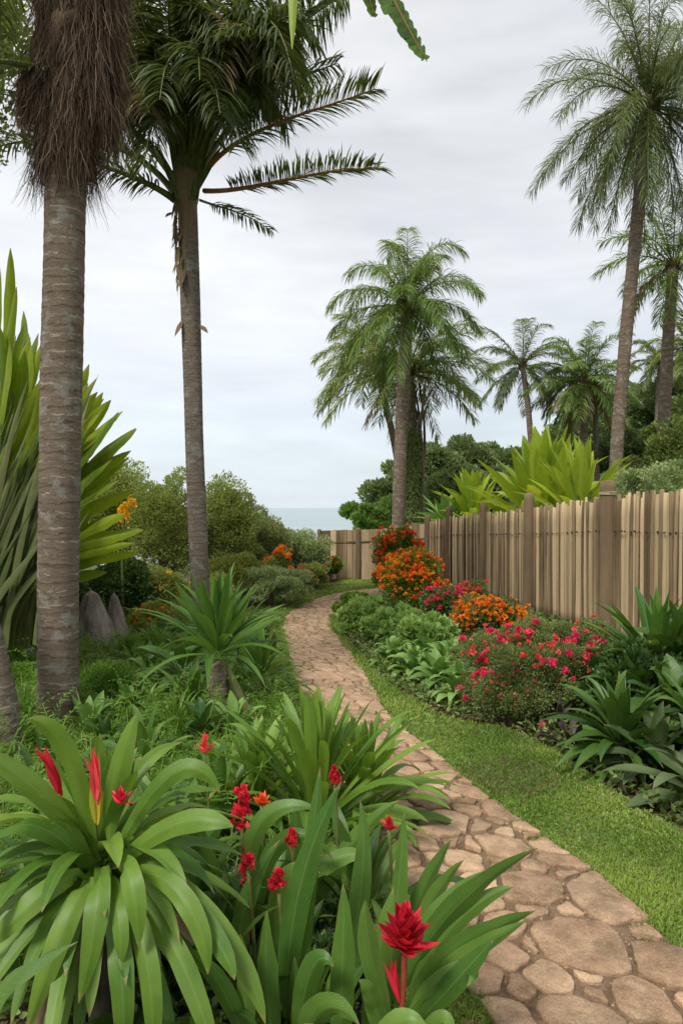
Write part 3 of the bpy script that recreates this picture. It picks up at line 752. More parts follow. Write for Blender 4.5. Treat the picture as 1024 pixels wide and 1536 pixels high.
for i,(q,nl) in enumerate([([P(100,120,Y1),P(40,90,Y1-.2),P(-60,60,Y1-.6),P(-200,170,Y1-.8)],40),([P(110,60,Y1),P(30,-60,Y1+.3),P(-80,-40,Y1+.5),P(-200,120,Y1+.6)],40),
                      ([P(110,-120,Y1),P(60,-200,Y1-.3),P(-10,-160,Y1-.5),P(-60,10,Y1-.5)],50),([P(110,-100,Y1),P(20,-150,Y1+.5),P(-20,-60,Y1+.9),P(10,120,Y1+1.0)],50),
                      ([P(115,-250,Y1),P(90,-420,Y1+.6),P(-60,-300,Y1+.9),P(-100,0,Y1+1.2)],50),([P(115,-250,Y1),P(300,-420,Y1+.6),P(420,-300,Y1+.4),P(430,-90,Y1+.3)],50)]):
    g=Geo(); frond(g,bez(q,16),nl,.30,.011,.1,.8,1.0,5,(.03,.006),60+i); g.build('frond',[M['frond'],M['rachis']],pr1,b)

# second tall palm, full feather crown
Y2=8.2; b=np.array([(304-512)/F*Y2,Y2,0]); tp=P(281,268,Y2)
pr2=thing('palm_tree','tall grey palm left of the path with peeling trunk and wide dark feather crown','palm tree',b)
g=Geo(); C2=trunk_geo(g,[b+[0,0,-.05],P(292,700,Y2),P(284,430,Y2),tp],.108,.112,.065,.04,1.15,26,seed=2,wob=.075); g.build('trunk',M['tr2'],pr2,b)
g=Geo(); r=rng(8)     # peeling husk down one side
n=70; py=r.uniform(290,430,n)**1.0; tt=(py-300)/260; a=r.uniform(2.2,4.3,n)
R=.14-.02*tt; cx=np.interp(py,[268,430,700],[281,284,292])
P0=np.column_stack([(cx-512)/F*Y2+R*np.cos(a),Y2-np.abs(R*np.sin(a)),H-(py-762)/F*Y2]); D=nrm(np.column_stack([np.cos(a)*.25,-np.ones(n)*.12,-np.ones(n)])+r.normal(0,.06,(n,3)))
C,d=arcs(P0,D,r.uniform(.08,.28,n),.8,6,1,.35,3); S=side_of(nrm(r.normal(size=(n,3))),d,r.uniform(0,3,n)); strips(g,C,S,r.uniform(.004,.02,n)[:,None]*np.array([1,1,.9,.7,.4,.05])[None],2,0,0,r.uniform(0,1,n))
for (x,y,x2,y2) in ((274,480,262,505),(300,488,312,500),(258,318,248,326),(268,395,272,440),(276,400,274,425)):
    gf=Geo(); leaf_curve(gf,[P(x,y,Y2-.08),P((x+x2)/2,(y+y2)/2-3,Y2-.16),P(x2,y2,Y2-.2)],.03,'lance',8,3,.3,.1,.2); gf.build('husk_flake',M['deadfrond'],pr2,b)
g.build('peeling_husk',M['deadfrond'],pr2,b)
g=Geo(); 
for x0,x1,px_ in ((262,300,276),): 
    C=bez([P(281,262,Y2-.05),P(279,330,Y2-.05),P(283,420,Y2-.03),P(288,520,Y2+.03)],40); tube(g,C,(.07+.115*np.exp(-np.linspace(0,1,40)*5))[:,None]*(1+.08*rng(9).normal(size=(40,14))),14)
g.build('dead_sheath',M['husk'],pr2,b)
c=tp
def fr2(q,nl=110,ll=.70,lw=.012,lift=.1,fwd=.65,grav=1.2,rr=(.045,.007),mats=None,seed=0,start=.18,k=6,tint=None,tipmin=.35):
    g=Geo(); frond(g,bez(q,20),nl,ll,lw,lift,fwd,grav,k,rr,seed,start=start,tint=tint,tipmin=tipmin); g.build('frond',mats or [M['frond'],M['rachis']],pr2,b)
O=M['rachis_o']
# the two long arching ones on the right, and the low one
fr2([P(305,262,Y2-.05),P(350,190,Y2-.4),P(470,170,Y2-.7),P(563,133,Y2-.8)],150,.46,.009,.45,.6,.7,(.034,.006),seed=201,mats=[M['frond'],O],tipmin=.5)
fr2([P(306,286,Y2-.05),P(380,290,Y2-.5),P(470,250,Y2-.9),P(566,253,Y2-1.2)],150,.36,.009,.5,.55,.6,(.032,.006),seed=202,mats=[M['frond'],O],tipmin=.5)
fr2([P(300,300,Y2+.1),P(330,312,Y2+.4),P(365,315,Y2+.6),P(407,346,Y2+.8)],40,.28,.011,.2,.7,1.1,(.018,.004),seed=203)
fr2([P(300,262,Y2),P(350,150,Y2+.3),P(440,120,Y2+.5),P(505,95,Y2+.5)],80,.5,.012,.2,.6,1.2,seed=204)
# left side
fr2([P(262,300,Y2),P(225,270,Y2-.3),P(150,245,Y2-.5),P(40,215,Y2-.6)],70,.42,.012,.25,.6,1.3,seed=205,mats=[M['frond'],M['rachis']])
fr2([P(262,290,Y2+.1),P(200,200,Y2+.2),P(90,190,Y2+.4),P(-40,230,Y2+.4)],70,.45,.012,.25,.6,1.3,seed=206)
fr2([P(268,280,Y2),P(215,190,Y2-.3),P(130,130,Y2-.4),P(20,150,Y2-.4)],80,.5,.012,.25,.6,1.3,seed=207)
# steep ones going out of the top of the picture, leaflets hanging
ups=[([(275,255),(250,100),(215,20),(150,-60)],-.2),([(280,255),(268,60),(250,-60),(210,-160)],-.5),([(285,255),(290,60),(292,-100),(270,-220)],.3),
     ([(288,255),(310,100),(325,-20),(338,-130)],-.7),([(292,255),(330,120),(370,10),(420,-110)],-.3),([(295,258),(345,150),(400,60),(470,-30)],.4),
     ([(296,258),(350,120),(430,40),(520,-10)],.8),([(278,258),(235,140),(190,80),(110,60)],.5),([(283,255),(300,20),(350,-130),(430,-200)],.7),
     ([(283,255),(260,60),(330,-60),(345,90)],-1.0),([(281,255),(245,70),(180,20),(215,150)],-.9),([(290,255),(320,40),(410,-60),(440,120)],-.9),([(283,258),(275,120),(245,60),(255,-10)],-1.1),
     ([(283,258),(300,140),(330,80),(385,50)],-1.1),([(276,258),(240,160),(190,110),(160,150)],1.0)]
for i,(q,dy) in enumerate(ups):
    fr2([P(x,y,Y2+dy*j/3) for j,(x,y) in enumerate(q)],130,.75,.012,.05,.55,1.9,seed=220+i,start=.3 if i<9 else .35)
for i,(x3,y3,dy) in enumerate([(180,210,-.6),(215,250,-.9),(150,180,.3),(390,170,-.6),(430,190,.4),(360,215,-1.0),(470,60,-.5),(410,110,-.9),(240,150,-1.2),(330,170,-1.3),(140,120,-.5),(300,120,-1.3),(455,130,.8),(200,170,.9)]):
    fr2([P(283,262,Y2),P((283+x3)/2,120,Y2+dy*.4),P(x3*.7+283*.3,y3-110,Y2+dy*.8),P(x3,y3,Y2+dy)],100,.55,.011,.1,.6,1.8,(.03,.005),seed=280+i,start=.25)
# browned, limp fronds
for i,(q,dy) in enumerate([([(270,250),(235,60),(190,70),(225,170)],-1.0),([(290,250),(310,20),(370,-40),(325,115)],-1.2),([(292,250),(360,60),(420,0),(395,100)],-1.0)]):
    fr2([P(x,y,Y2+dy*j/3) for j,(x,y) in enumerate(q)],80,.5,.012,0,.5,2.0,seed=260+i,mats=[M['deadfrond'],M['rachis']],start=.45)
g=Geo()   # leaf bases
for i,(x2,y2) in enumerate(((232,215),(250,190),(268,175),(285,170),(302,178),(318,195),(335,215),(262,240),(310,235))):
    leaf_curve(g,[P(282+(i-4)*3,300,Y2-.12),P((282+x2)/2,(290+y2)/2+10,Y2-.16),P(x2,y2,Y2-.1)],.045,'sword',10,5,-.5,0,.2+.07*i)
g.build('leaf_bases',M['rachis'],pr2,b)
# broad torn leaves hanging into the top of the picture
bb=np.array([-3.9,4.6,0])
ban=thing('banana_plant','broad torn banana leaves hanging in over the top edge beside the feather crown','banana plant',bb)
def torn(g,pts,w,seed,n=26):
    C=bez(pts,n+1); T=nrm(np.gradient(C,axis=0)); r=rng(seed); up=np.array([0,-1,.3])
    S=nrm(np.cross(T,up)); tube(g,C,np.linspace(.012,.003,n+1),5,.5,1)
    for sg in (-1,1):
        t=np.linspace(0.02,.97,n); i=(t*n).astype(int); W=w*np.sin(np.pi*np.clip(t*.93+.06,0,1))**.6*r.uniform(.75,1.1,n)*(1 if sg>0 else .55)
        P0=C[i]; D=nrm(S[i]*sg+T[i]*.75+r.normal(0,.06,(n,3))); Cc,d=arcs(P0,D,W,.5,5,1,.05,seed); Sd=nrm(T[i]-D*np.sum(T[i]*D,1,keepdims=True))[:,None]*np.ones((1,5,1))
        ww=.5*np.linalg.norm(C[-1]-C[0])/n*np.array([1.25,1.25,1.2,1.0,.15])[None]*np.ones((n,1)); strips(g,Cc,Sd,ww,2,0,0,r.uniform(.2,.9,n))
M['banana']=leafmat('banana_leaf',(.03,.085,.015),(.11,.20,.03),rough=.35,trans=.45,tip=(.2,.1,.04))
for i,(q,w) in enumerate([([P(470,-330,4.4),P(520,-140,4.2),P(575,-20,4.1),P(640,92,4.1)],.14),([P(460,-330,4.4),P(490,-160,4.3),P(540,-60,4.3),P(562,26,4.3)],.12),([P(450,-330,4.4),P(445,-200,4.3),P(440,-80,4.2),P(438,74,4.2)],.034)]):
    g=Geo(); torn(g,q,w,70+i) if i<2 else leaf_curve(g,q,w,'paddle',14,5,.3,.05,.4); g.build('leaf',[M['banana'] if i<2 else M['lime'],M['rachis_o']],ban,bb)
g=Geo(); tube(g,bez([bb-[0,0,.05],[-4.0,4.6,4.5],[-3.0,4.6,7.4],P(455,-330,4.4)],50),np.linspace(.14,.04,50),14,.5)
g.build('stem',M['banana'],ban,bb)

# middle palm behind the fence
palm('dense green plume palm standing behind the fence left of the vine covered trunk',G(595,850),P(600,640,18.6),P(611,462,18.6),.175,.17,30,2.4,(-32,86),(1.0,2.1),M['frond2'],M['tr3'],301,ll=.62,nl=110,lw=.011,grav=2.1,lift=.15,spacing=.14,fk=6,dead=0,group=None,fwd=.7,plum=.3,tipmin=.5)
# vine covered palm behind it
Yv=22.0; bv=np.array([(617-512)/F*Yv,Yv,float(gh((617-512)/F*Yv,Yv))])
pv=palm('spreading palm with several tangled vine covered stems right of the dense plume palm',bv,P(622,700,Yv),P(612,560,Yv),.24,.17,28,3.0,(-12,60),(.9,1.5),M['frond3'],M['tr3'],302,ll=.7,nl=80,lw=.016,grav=1.6,lift=.15,fk=5,dead=4,plum=.5)
g=Geo(); r=rng(44)
for i in range(9):
    a=r.uniform(0,6.28); q0=bv+[.35*math.cos(a),.3*math.sin(a),0]; x=r.uniform(585,655); 
    tube(g,bez([q0,P(r.uniform(608,640),720,Yv+r.normal(0,.2)),P(r.uniform(596,646),650,Yv+r.normal(0,.4)),P(x,570+abs(x-618)*.5,Yv+r.normal(0,.5))],24),np.linspace(.07,.03,24),7,r.random())
g.build('stem',M['twig'],pv,bv)
g=Geo(); n=2600; py=r.uniform(640,800,n); a=r.uniform(0,6.28,n); R=np.interp(py,[640,700,800],[.20,.24,.28]); pc=np.column_stack([(622-512)/F*Yv+R*np.cos(a)-.05,Yv+R*np.sin(a),H-(py-762)/F*Yv])
leafquads(g,pc,nrm(np.column_stack([np.cos(a)*.5,np.sin(a)*.5,-.9*np.ones(n)])+r.normal(0,.3,(n,3))),nrm(np.column_stack([-np.sin(a),np.cos(a),np.zeros(n)])),.16,.03,r.uniform(0,1,n)); g.build('vines',M['far3'],pv,bv)
palm('pale yellowish green palm peeping out left of the dense plume palm',[(606-512)/F*24,24,0.3],P(606,680,24),P(556,535,24),.13,.10,24,2.2,(-30,70),(.9,1.7),M['frond3'],M['tr3'],311,ll=.6,nl=80,lw=.015,grav=1.4,fk=5,spacing=.2,plum=.4)
def gp(px,Y): x=(px-512)/F*Y; return np.array([x,Y,float(gh(x,Y))-.1])
palm('slim leaning coconut palm alone against the sky beyond the lime green plants',gp(801,36),P(800,660,36),P(783,548,36),.19,.13,22,3.1,(-55,82),(.9,1.7),M['frond4'],M['tr3'],303,ll=.75,nl=72,lw=.02,grav=1.5,lift=.1,fk=4,spacing=.2)
palm('bushy palm with hanging brown skirt right of the slim coconut palm',gp(874,33),P(876,700,33),P(876,572,33),.22,.16,28,2.9,(-50,84),(.9,1.6),M['frond2'],M['tr3'],304,ll=.75,nl=72,lw=.02,grav=1.4,lift=.1,fk=4,spacing=.2,dead=7)
palm('shorter palm leaning into the bushy brown skirted palm from its left',gp(850,36),P(850,700,36),P(856,572,36),.18,.13,18,2.6,(-50,60),(.9,1.6),M['frond4'],M['tr3'],305,ll=.7,nl=60,lw=.02,grav=1.4,fk=4,spacing=.2,dead=6)
palm('thin palm stem hidden under the bushy palm crown on its right side',gp(897,35),P(894,700,35),P(890,575,35),.15,.11,14,2.5,(-40,50),(.9,1.6),M['frond4'],M['tr3'],306,ll=.7,nl=60,lw=.02,grav=1.4,fk=4,spacing=.2)
# the tall one at right
Yr=13.0; br=np.array([(912-512)/F*Yr,Yr,0.0])
palm('very tall leaning palm at right with long drooping grey green plumes',br,P(922,620,Yr),P(973,160,Yr),.122,.112,54,2.35,(-62,86),(1.0,2.3),M['frond4'],M['tr3'],307,ll=.45,nl=130,lw=.0065,grav=1.8,lift=.3,fk=5,spacing=.11,dead=3,lens=(.8,1.15),flare=1.15,fwd=.9,plum=.9,tipmin=.5)
Yq=17.0
palm('smaller fine leaved palm at the right edge behind the very tall leaning palm',gp(988,Yq)+[0,0,.0],P(992,620,Yq),P(1009,398,Yq),.165,.13,22,2.0,(-35,85),(.9,1.9),M['frond2'],M['tr3'],308,ll=.55,nl=80,lw=.012,plum=.5,grav=1.6,lift=.2,fk=5,spacing=.13,dead=2)
palm('dim distant palm low at the right edge between the two tall trunks',gp(985,40),P(985,640,40),P(990,545,40),.22,.16,20,2.2,(-40,75),(.9,1.6),M['frond4'],M['tr3'],309,ll=.7,nl=60,lw=.022,grav=1.3,fk=4,spacing=.2)
palm('yellowish palm cut off by the right edge above the hillside shrubs',gp(1040,26),P(1040,640,26),P(1035,520,26),.22,.16,20,1.8,(-40,75),(.9,1.8),M['frond3'],M['tr3'],310,ll=.6,nl=66,lw=.018,grav=1.3,fk=4,spacing=.2,dead=4)

# ------------------------------------------------------------------ woodland beyond the fence
def tree_proto(label,base,h,rad,n,L,mt,seed,nc=60,group=None,cat='tree',trunk=True,zc=.58,W=None,elong=(1,1,.7)):
    r=rng(seed); base=np.asarray(base,float); root=thing('broadleaf_tree',label,cat,base,group)
    c=base+[0,0,h*zc]; rads=np.array([rad*.78,rad*.78,h*(1-zc)*.82]); cc,cd=clumps(r,c,rads,nc,inner=.3,jag=.13)
    crad=rad*.30*r.uniform(.5,1.25,nc); g=Geo(); tn=np.clip(.5+.0*cd[:,2]+r.normal(0,.22,nc),0,1)
    scatter_leaves(g,r,cc,cd,crad,n,L,W or L*.3,tn,.3,gz=1,elong=elong); g.build('crown',mt,root,base)
    g=Geo(); top=c+[0,0,h*.1]
    tube(g,bez([base-[0,0,.3],base+[rad*.06,0,h*.3],top],12),np.linspace(.035*h,.012*h,12),9,.4)
    for i in range(14):
        k=r.integers(0,nc); s=base+[0,0,h*r.uniform(.2,.55)]; tube(g,bez([s,(s+cc[k])/2+[0,0,h*.03],cc[k]],7),np.linspace(.012*h,.003*h,7),5,.4)
    g.build('trunk',M['bark'],root,base); return root
WOODS='trees of the wood beyond the fence'
def wt(px,ytop,Y,hw,label,mt,seed,n=26000,L=.22,zc=.55,nc=60):
    b=gp(px,Y); h=(H-(ytop-762)/F*Y)-b[2]; return tree_proto(label,b,h,hw/F*Y,n,L,M[mt],seed,nc=nc,group=WOODS,zc=zc)
wt(572,690,26,57,'bright green tree nearest the sea left of the plume palm trunk','far2',401,42000,.17,.45)
wt(548,719,24,29,'small bright tree at the seaward end of the wood','far2',402,14000,.16,.4)
wt(600,674,31,57,'round dark tree directly behind the plume palm trunk','far1',403,26000,.22)
wt(655,668,36,59,'olive tree between the vine covered stems and the lime plants','far1',404,28000,.24)
wt(700,660,40,63,'wide domed dark tree with the highest crown of the wood centre','far4',405,30000,.26)
wt(752,664,42,63,'dark tree touching the slim coconut palm stem from its left','far1',406,30000,.26)
wt(680,696,27,51,'low mid green tree behind the narrow fence posts','far1',407,22000,.19)
wt(735,700,30,57,'low dark tree just behind the tips of the lime plants','far4',408,22000,.2)
wt(800,689,44,46,'gap filling low tree under the slim coconut palm','far1',409,18000,.26)
wt(845,652,48,51,'dark hazy tree behind the bushy palm skirt','far4',410,22000,.3)
wt(905,632,50,80,'tall dark tree on the slope behind the very tall palm trunk','far4',411,30000,.3)
wt(955,582,52,92,'large dark tree high on the slope at right','far1',412,36000,.32)
wt(1020,567,44,86,'dark tree at the top right of the slope','far4',413,34000,.3)
wt(935,647,36,57,'dark leafy tree low on the slope between the two tall trunks','far4',414,24000,.24)
wt(1018,592,22,48,'yellow green tree at the right edge in front of the slope','far3',415,34000,.14,.5)
wt(1065,552,26,69,'dark tree just past the right edge of the slope','far1',416,20000,.2)
# little conifer poking above the wood
b=gp(655,38); r=rng(46); root=thing('conifer_tree','tiny conifer tip poking above the wood behind the vine covered stems','tree',b)
g=Geo(); top=P(655,653,38); n=900; t=r.random(n)**.7; a=r.uniform(0,6.28,n); zz=b[2]+(top[2]-b[2])*(.45+.55*t); pc=np.column_stack([top[0]+.0*a,38+0*a,zz]); D=azel(a,np.full(n,-.1)); leafquads(g,pc+D*((1-t)*.5*r.uniform(0,.8,n))[:,None],D,nrm(np.cross(D,[0,0,1.0])),.04+.2*(1-t),.03,r.random(n)); g.build('crown',M['far4'],root,b)
g=Geo(); tube(g,[b,(b+top)/2,top],np.array([.12,.08,.03])); g.build('trunk',M['bark'],root,b)

# ------------------------------------------------------------------ lime green plants behind the fence
def bigleaf(label,cat,px,py,Y,n,L,w,el,grav,mt,seed,prof='lance',name='broadleaf_plant',baseg=0.0,**kw):
    c=P(px,py,Y); root=thing(name,label,cat,(c[0],c[1],baseg)); base=np.array([c[0],c[1],baseg])
    g=Geo(); rosette(g,c,n,L,w,el,grav,prof,seed=seed,**kw); g.build('foliage',mt,root,base)
    if c[2]-baseg>.12:
        g=Geo(); tube(g,bez([base-[0,0,.03],(base+c)/2+[.02,0,0],c],8),np.linspace(.06,.05,8)*max(.4,min(1.4,L)),10,.4); g.build('stem',M['bark'],root,base)
    return root,base
bigleaf('huge lime green agave like plant rising behind the fence','plant',815,775,14.0,84,1.5,.16,(10,88),(.1,.6),M['lime'],501,wave=.06,fold=.35,spread=.55,name='agave_plant',pw=1.5)
bigleaf('lime green plant with slimmer leaves between the huge one and the very tall palm','plant',872,765,12.4,56,1.1,.10,(15,85),(.1,.5),M['lime'],502,fold=.45,spread=.4,name='agave_plant')
bigleaf('low lime green plant behind the second fence post','plant',712,776,15.7,46,1.0,.11,(22,80),(.2,.7),M['lime'],503,fold=.4,spread=.35,name='agave_plant')
bigleaf('pale silvery leaved plant low behind the fence near the plume palm','plant',668,788,15.8,30,.9,.09,(20,70),(.3,.8),M['hosta'],504,fold=.3,spread=.1,name='agave_plant')
bush('variegated grey green shrub spilling over the fence top right of the very tall palm',945,706,800,45,10.6,14000,.05,M['sh_grey'],511,zc=.6,baseg=0)
bush('second grey green shrub over the fence top at the right edge',1003,690,800,45,10.2,14000,.05,M['sh_grey'],512,zc=.62)
bush('yellow green shrub on the slope above the variegated shrubs',1010,640,760,50,13.5,16000,.07,M['far3'],513,zc=.66,jag=.12)
bush('dull green shrub between tall trunk and variegated shrubs',962,680,790,34,13.8,11000,.07,M['sh_olive'],514,zc=.62)

# ------------------------------------------------------------------ flower bed along the fence
M['sh_rose']=small('shrub_rose',(.06,.10,.028),(.22,.27,.08),.28)
def fbush(label,px,yt,yb,hw,Y,n,L,mt,seed,kinds,**kw):
    root,cc,cd,cr,base,c,rads=bush(label,px,yt,yb,hw,Y,n,L,mt,seed,**kw)
    for j,(nm,m_,cnt,rad,np_,each,top) in enumerate(kinds):
        pos,nv=shell_pts(c,rads,cnt,seed+j*7+1,cc=cc,cr=cr,top=top)
        flower_part(root,base,nm,M[m_],pos,nv,rad,np_,seed+j,each)
    return root
fbush('tall shrub with orange red flowers at the back end of the flower bed',597,790,900,40,11.6,24000,.045,M['sh_lime'],601,[('orange_flowers','redorange',150,.06,14,False,.0),('yellow_flowers','orange',60,.045,12,False,.0)],nc=60)
fbush('rounded shrub covered in orange and yellow flowers before the tall one',618,826,935,52,10.1,34000,.036,M['sh_lime'],602,[('orange_flowers','orange',330,.045,14,False,-.1),('red_flowers','redorange',110,.045,12,False,.1)],nc=70)
fbush('loose rose bush with crimson flowers against the fence',668,880,948,40,9.4,16000,.04,M['sh_mid'],603,[('blossom','pink',45,.055,22,True,.0)],nc=36)
fbush('coral pink flowering bush between fence post and crimson bush',698,872,940,36,9.9,15000,.035,M['sh_mid'],604,[('blossom','coral',60,.05,18,True,.1)],nc=36)
fbush('low mound thick with bright orange flowers above the pink bush',732,897,985,56,7.9,30000,.03,M['sh_mid'],605,[('orange_flowers','orange',420,.034,14,False,.1),('red_flowers','redorange',60,.034,12,False,-.1)],nc=70)
fbush('large spreading bush dotted with hot pink blossoms at the bed front',800,934,1095,104,5.55,140000,.022,M['sh_rose'],606,[('blossom','pink',98,.039,36,True,-.35),('coral_blossoms','coral',170,.031,20,False,-.1)],nc=150,crf=.3,depth=.75,zc=.30,jag=.2)
fbush('small low bush with pink blossoms joining the hot pink bush to the lawn',765,1000,1105,52,5.05,30000,.020,M['sh_rose'],607,[('blossom','pink',16,.026,26,True,-.1),('red_blossoms','redorange',7,.025,14,False,-.1)],nc=50)
fbush('small reddish flowered shrub between the pink bush and the right hand spiky plant',880,950,1060,55,5.8,28000,.02,M['sh_rose'],608,[('blossom','coral',22,.028,20,True,.0)],nc=50)
M['edging']=small('edging_leaf',(.10,.21,.04),(.34,.48,.15),.35)
# ground layer at the edge of the bed
for i,(px,yt,yb,hw,Y,lab) in enumerate([(532,894,925,28,10.4,'small bright leaved edging plant at the far tip of the bed'),(550,902,955,42,8.8,'pale variegated edging plant second from the far tip of the bed'),(587,912,980,48,7.9,'pale variegated edging plant midway along the bed beside the lawn'),(634,930,1000,48,7.4,'pale variegated edging plant beside the large leaved hostas')]):
    bush(lab,px,yt,yb,hw,Y,11000,.065,M['sh_lime' if i==0 else 'edging'],620+i,name='edging_plant',cat='plant',group='low plants edging the flower bed',stems=4,W=.024,zc=.4,nc=46,jag=.2)
def hosta(label,px,py,n,L,w,seed,el=(12,80),mt='hosta',grav=(.9,1.9),group='broad leaved hostas edging the flower bed',name='hosta_plant',prof='broad'):
    b=G(px,py); root=thing(name,label,'plant',b,group); g=Geo(); rosette(g,b+[0,0,.03],n,L,w,el,grav,prof,10,5,.3,.06,seed,spread=.05,pw=1.5); g.build('foliage',M[mt],root,b); return root
for i,(px,py,s,lab) in enumerate([(590,1000,.28,'hosta clump furthest along beside the variegated edging'),(622,1018,.30,'hosta clump behind the two front hostas at the lawn edge'),(658,1034,.32,'hosta clump in the middle of the row at the lawn edge'),(692,1056,.33,'hosta clump with the lowest hanging leaves before the pink bush'),(728,1054,.30,'hosta clump tucked under the pink bush'),(672,1012,.32,'hosta clump behind the row under the orange mound'),(640,994,.30,'hosta clump half hidden below the crimson bush')]):
    hosta(lab,px,py,42,s*1.08,s*.17,640+i)
M['x']=M['dark']
# the right hand corner
bigleaf('large spiky green plant in front of the thick palings at right','plant',985,1010,5.2,64,.74,.062,(-5,84),(.3,.9),M['spiky'],701,name='spiky_plant',fold=.4,spread=.06,prof='lance')
bigleaf('dark green strap leaved plant at the lawn edge right of the pink bush','plant',930,1115,4.2,60,.50,.044,(-12,80),(.5,1.2),M['dark'],702,name='spiky_plant',fold=.35,spread=.05)
bigleaf('dark leafy plant behind the strap leaved plant with flat leaves','plant',900,1045,5.2,40,.52,.045,(-5,60),(.6,1.3),M['dark'],703,name='spiky_plant',fold=.3,spread=.06)
bigleaf('broad dull green plant with cupped leaves at the right edge','plant',1012,1080,4.4,34,.46,.06,(5,75),(.7,1.6),M['dark'],704,prof='broad',spread=.06)
bigleaf('broad grey green leaves spreading in from the lower right edge','plant',1065,1200,3.6,26,.50,.058,(-5,70),(.6,1.5),M['grey'],705,prof='broad',spread=.06)
bigleaf('tall dark plant past the right edge below the spiky green plant','plant',1065,1070,4.9,34,.55,.05,(0,85),(.5,1.3),M['dark'],706,prof='broad',spread=.08)
for i,(px,py,Y,L_,mt_,lab) in enumerate([(960,1060,4.7,.42,'dark','dark glossy plant above the strap leaved plant'),(1040,1000,5.0,.55,'dark','tall dark leaved plant pushing in from the right edge under the spiky plant'),(985,1150,4.0,.38,'grey','grey green plant below the cupped leaves at the right edge'),(850,1060,5.4,.32,'dark','low dark plant between the pink bush and the strap leaved plant'),(1060,1120,4.0,.5,'ginger','broad mid green plant cut by the right edge below the dark tall one')]):
    bigleaf(lab,'plant',px,py,Y,34,L_,L_*.11,(-8,80),(.6,1.4),M[mt_],730+i,prof='broad',spread=.06)
for i,(px,py,Y,lab) in enumerate([(836,1108,4.85,'purple brown strap leaved plant at the foot of the pink bush'),(862,1138,4.5,'purple brown plant crowding the left of the strap leaved plant'),(955,1180,4.1,'dusky plant under the strap leaved plant at the lawn edge'),(1000,1140,4.5,'dusky purple plant between the dark plants at the right edge')]):
    bigleaf(lab,'plant',px,py,Y,34,.34,.022,(-10,70),(.8,1.8),M['purple' if i!=2 else 'dark'],710+i,name='strap_leaved_plant',spread=.07)
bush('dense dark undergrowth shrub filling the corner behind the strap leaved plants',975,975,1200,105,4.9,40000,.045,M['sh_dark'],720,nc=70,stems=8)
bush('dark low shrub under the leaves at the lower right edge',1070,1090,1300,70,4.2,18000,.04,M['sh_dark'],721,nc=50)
# low leafy carpet of the bed
r=rng(76); BEDR=np.array([G(*p)[:2] for p in LR[2:]]+[[x_[0]-.1,x_[1]-.1] for x_ in fb[2:]]); BEDR[0]=[3.2,2.0]
n=150000; p=np.column_stack([r.uniform(0,4,n),r.uniform(1.8,14.5,n)]); p=p[inpoly(p,BEDR)&(r.random(n)<.25+.6*(np.array([mnoise.noise(Vector((a*2.2,b_*2.2,7))) for a,b_ in p])>-.22))]; m=len(p)
g=Geo(); z=r.uniform(0,.11,m)**1.1; a=r.uniform(0,6.28,m); D=azel(a,r.uniform(-.4,1.1,m)); leafquads(g,np.column_stack([p,z+.01]),D,nrm(np.cross(D,rand_dir(r,m))),.045*r.uniform(.5,1.4,m),.014*r.uniform(.6,1.3,m),r.random(m))
o=g.build('bed_ground_cover',M['sh_mid']); o['kind']='stuff'; o['label']='low leafy ground cover filling the flower bed by the fence'; o['category']='ground cover'
# dead leaves and litter under the bed edge
r=rng(77); g=Geo(); n=1500; t=r.random(n); Lr=np.array([G(*p)[:2] for p in LR]); k=t*(len(Lr)-1); i=np.minimum(k.astype(int),len(Lr)-2); f=(k-i)[:,None]; q=Lr[i]*(1-f)+Lr[i+1]*f+r.normal(0,.06,(n,2))+[.10,.04]
a=r.uniform(0,6.28,n); D=azel(a,r.normal(0,.25,n)); leafquads(g,np.column_stack([q,r.uniform(.01,.03,n)]),D,nrm(np.cross(D,[0,0,1.0])+r.normal(0,.2,(n,3))),.045*r.uniform(.5,1.6,n),.011,r.random(n))
n=1500; q=np.column_stack([r.uniform(-1.6,.5,n),r.uniform(1.5,4.5,n)]); ok=~inpoly(q,PATHPOLY); q=q[ok]; n=len(q); a=r.uniform(0,6.28,n); D=azel(a,r.normal(0,.25,n)); leafquads(g,np.column_stack([q,r.uniform(.01,.03,n)]),D,nrm(np.cross(D,[0,0,1.0])+r.normal(0,.2,(n,3))),.06*r.uniform(.5,1.6,n),.013,r.random(n))
o=g.build('leaf_litter',M['deadfrond']); o['kind']='stuff'; o['label']='brown fallen leaves along the bed edges'; o['category']='leaf litter'

# ------------------------------------------------------------------ left side shrubs
S=bush
M['sh_light2']=small('shrub_light_olive',(.10,.14,.045),(.32,.36,.15),.34)
S('small tree shaped shrub rising behind the fan plant',178,690,860,62,12.5,39000,.055,M['sh_light'],801,nc=90,jag=.12,zc=.48)
S('rounded olive shrub between the fan plant and the grey palm',246,712,870,58,12.0,45000,.05,M['sh_light'],802,nc=110,jag=.14,zc=.42)
S('open shrub with a ragged top right of the grey palm trunk',338,722,880,52,12.8,39000,.055,M['sh_light'],803,nc=90,jag=.18,zc=.45)
S('dark olive shrub falling away towards the sea',385,768,890,50,13.8,39000,.05,M['sh_light2'],804,nc=90,jag=.14,zc=.42)
S('grey green feathery shrub nearest the sea view',448,796,880,48,14.6,33000,.045,M['sh_grey'],805,nc=60,jag=.18,zc=.45)
S('pale yellowish shrub right of the grey palm at mid height',350,826,912,54,11.2,30000,.038,M['sh_yel'],806,nc=50,zc=.5)
S('grey leaved rounded shrub on the lawn edge at the bend',412,848,912,56,11.0,51000,.032,M['sh_grey'],807,nc=80,zc=.5)
fbush('green shrub topped with a bright orange and red flower cluster',418,826,880,24,12.6,9000,.045,M['sh_light'],808,[('orange_flowers','orange',22,.085,22,False,.45),('red_flowers','redorange',7,.07,18,False,.3)],nc=26,zc=.5)
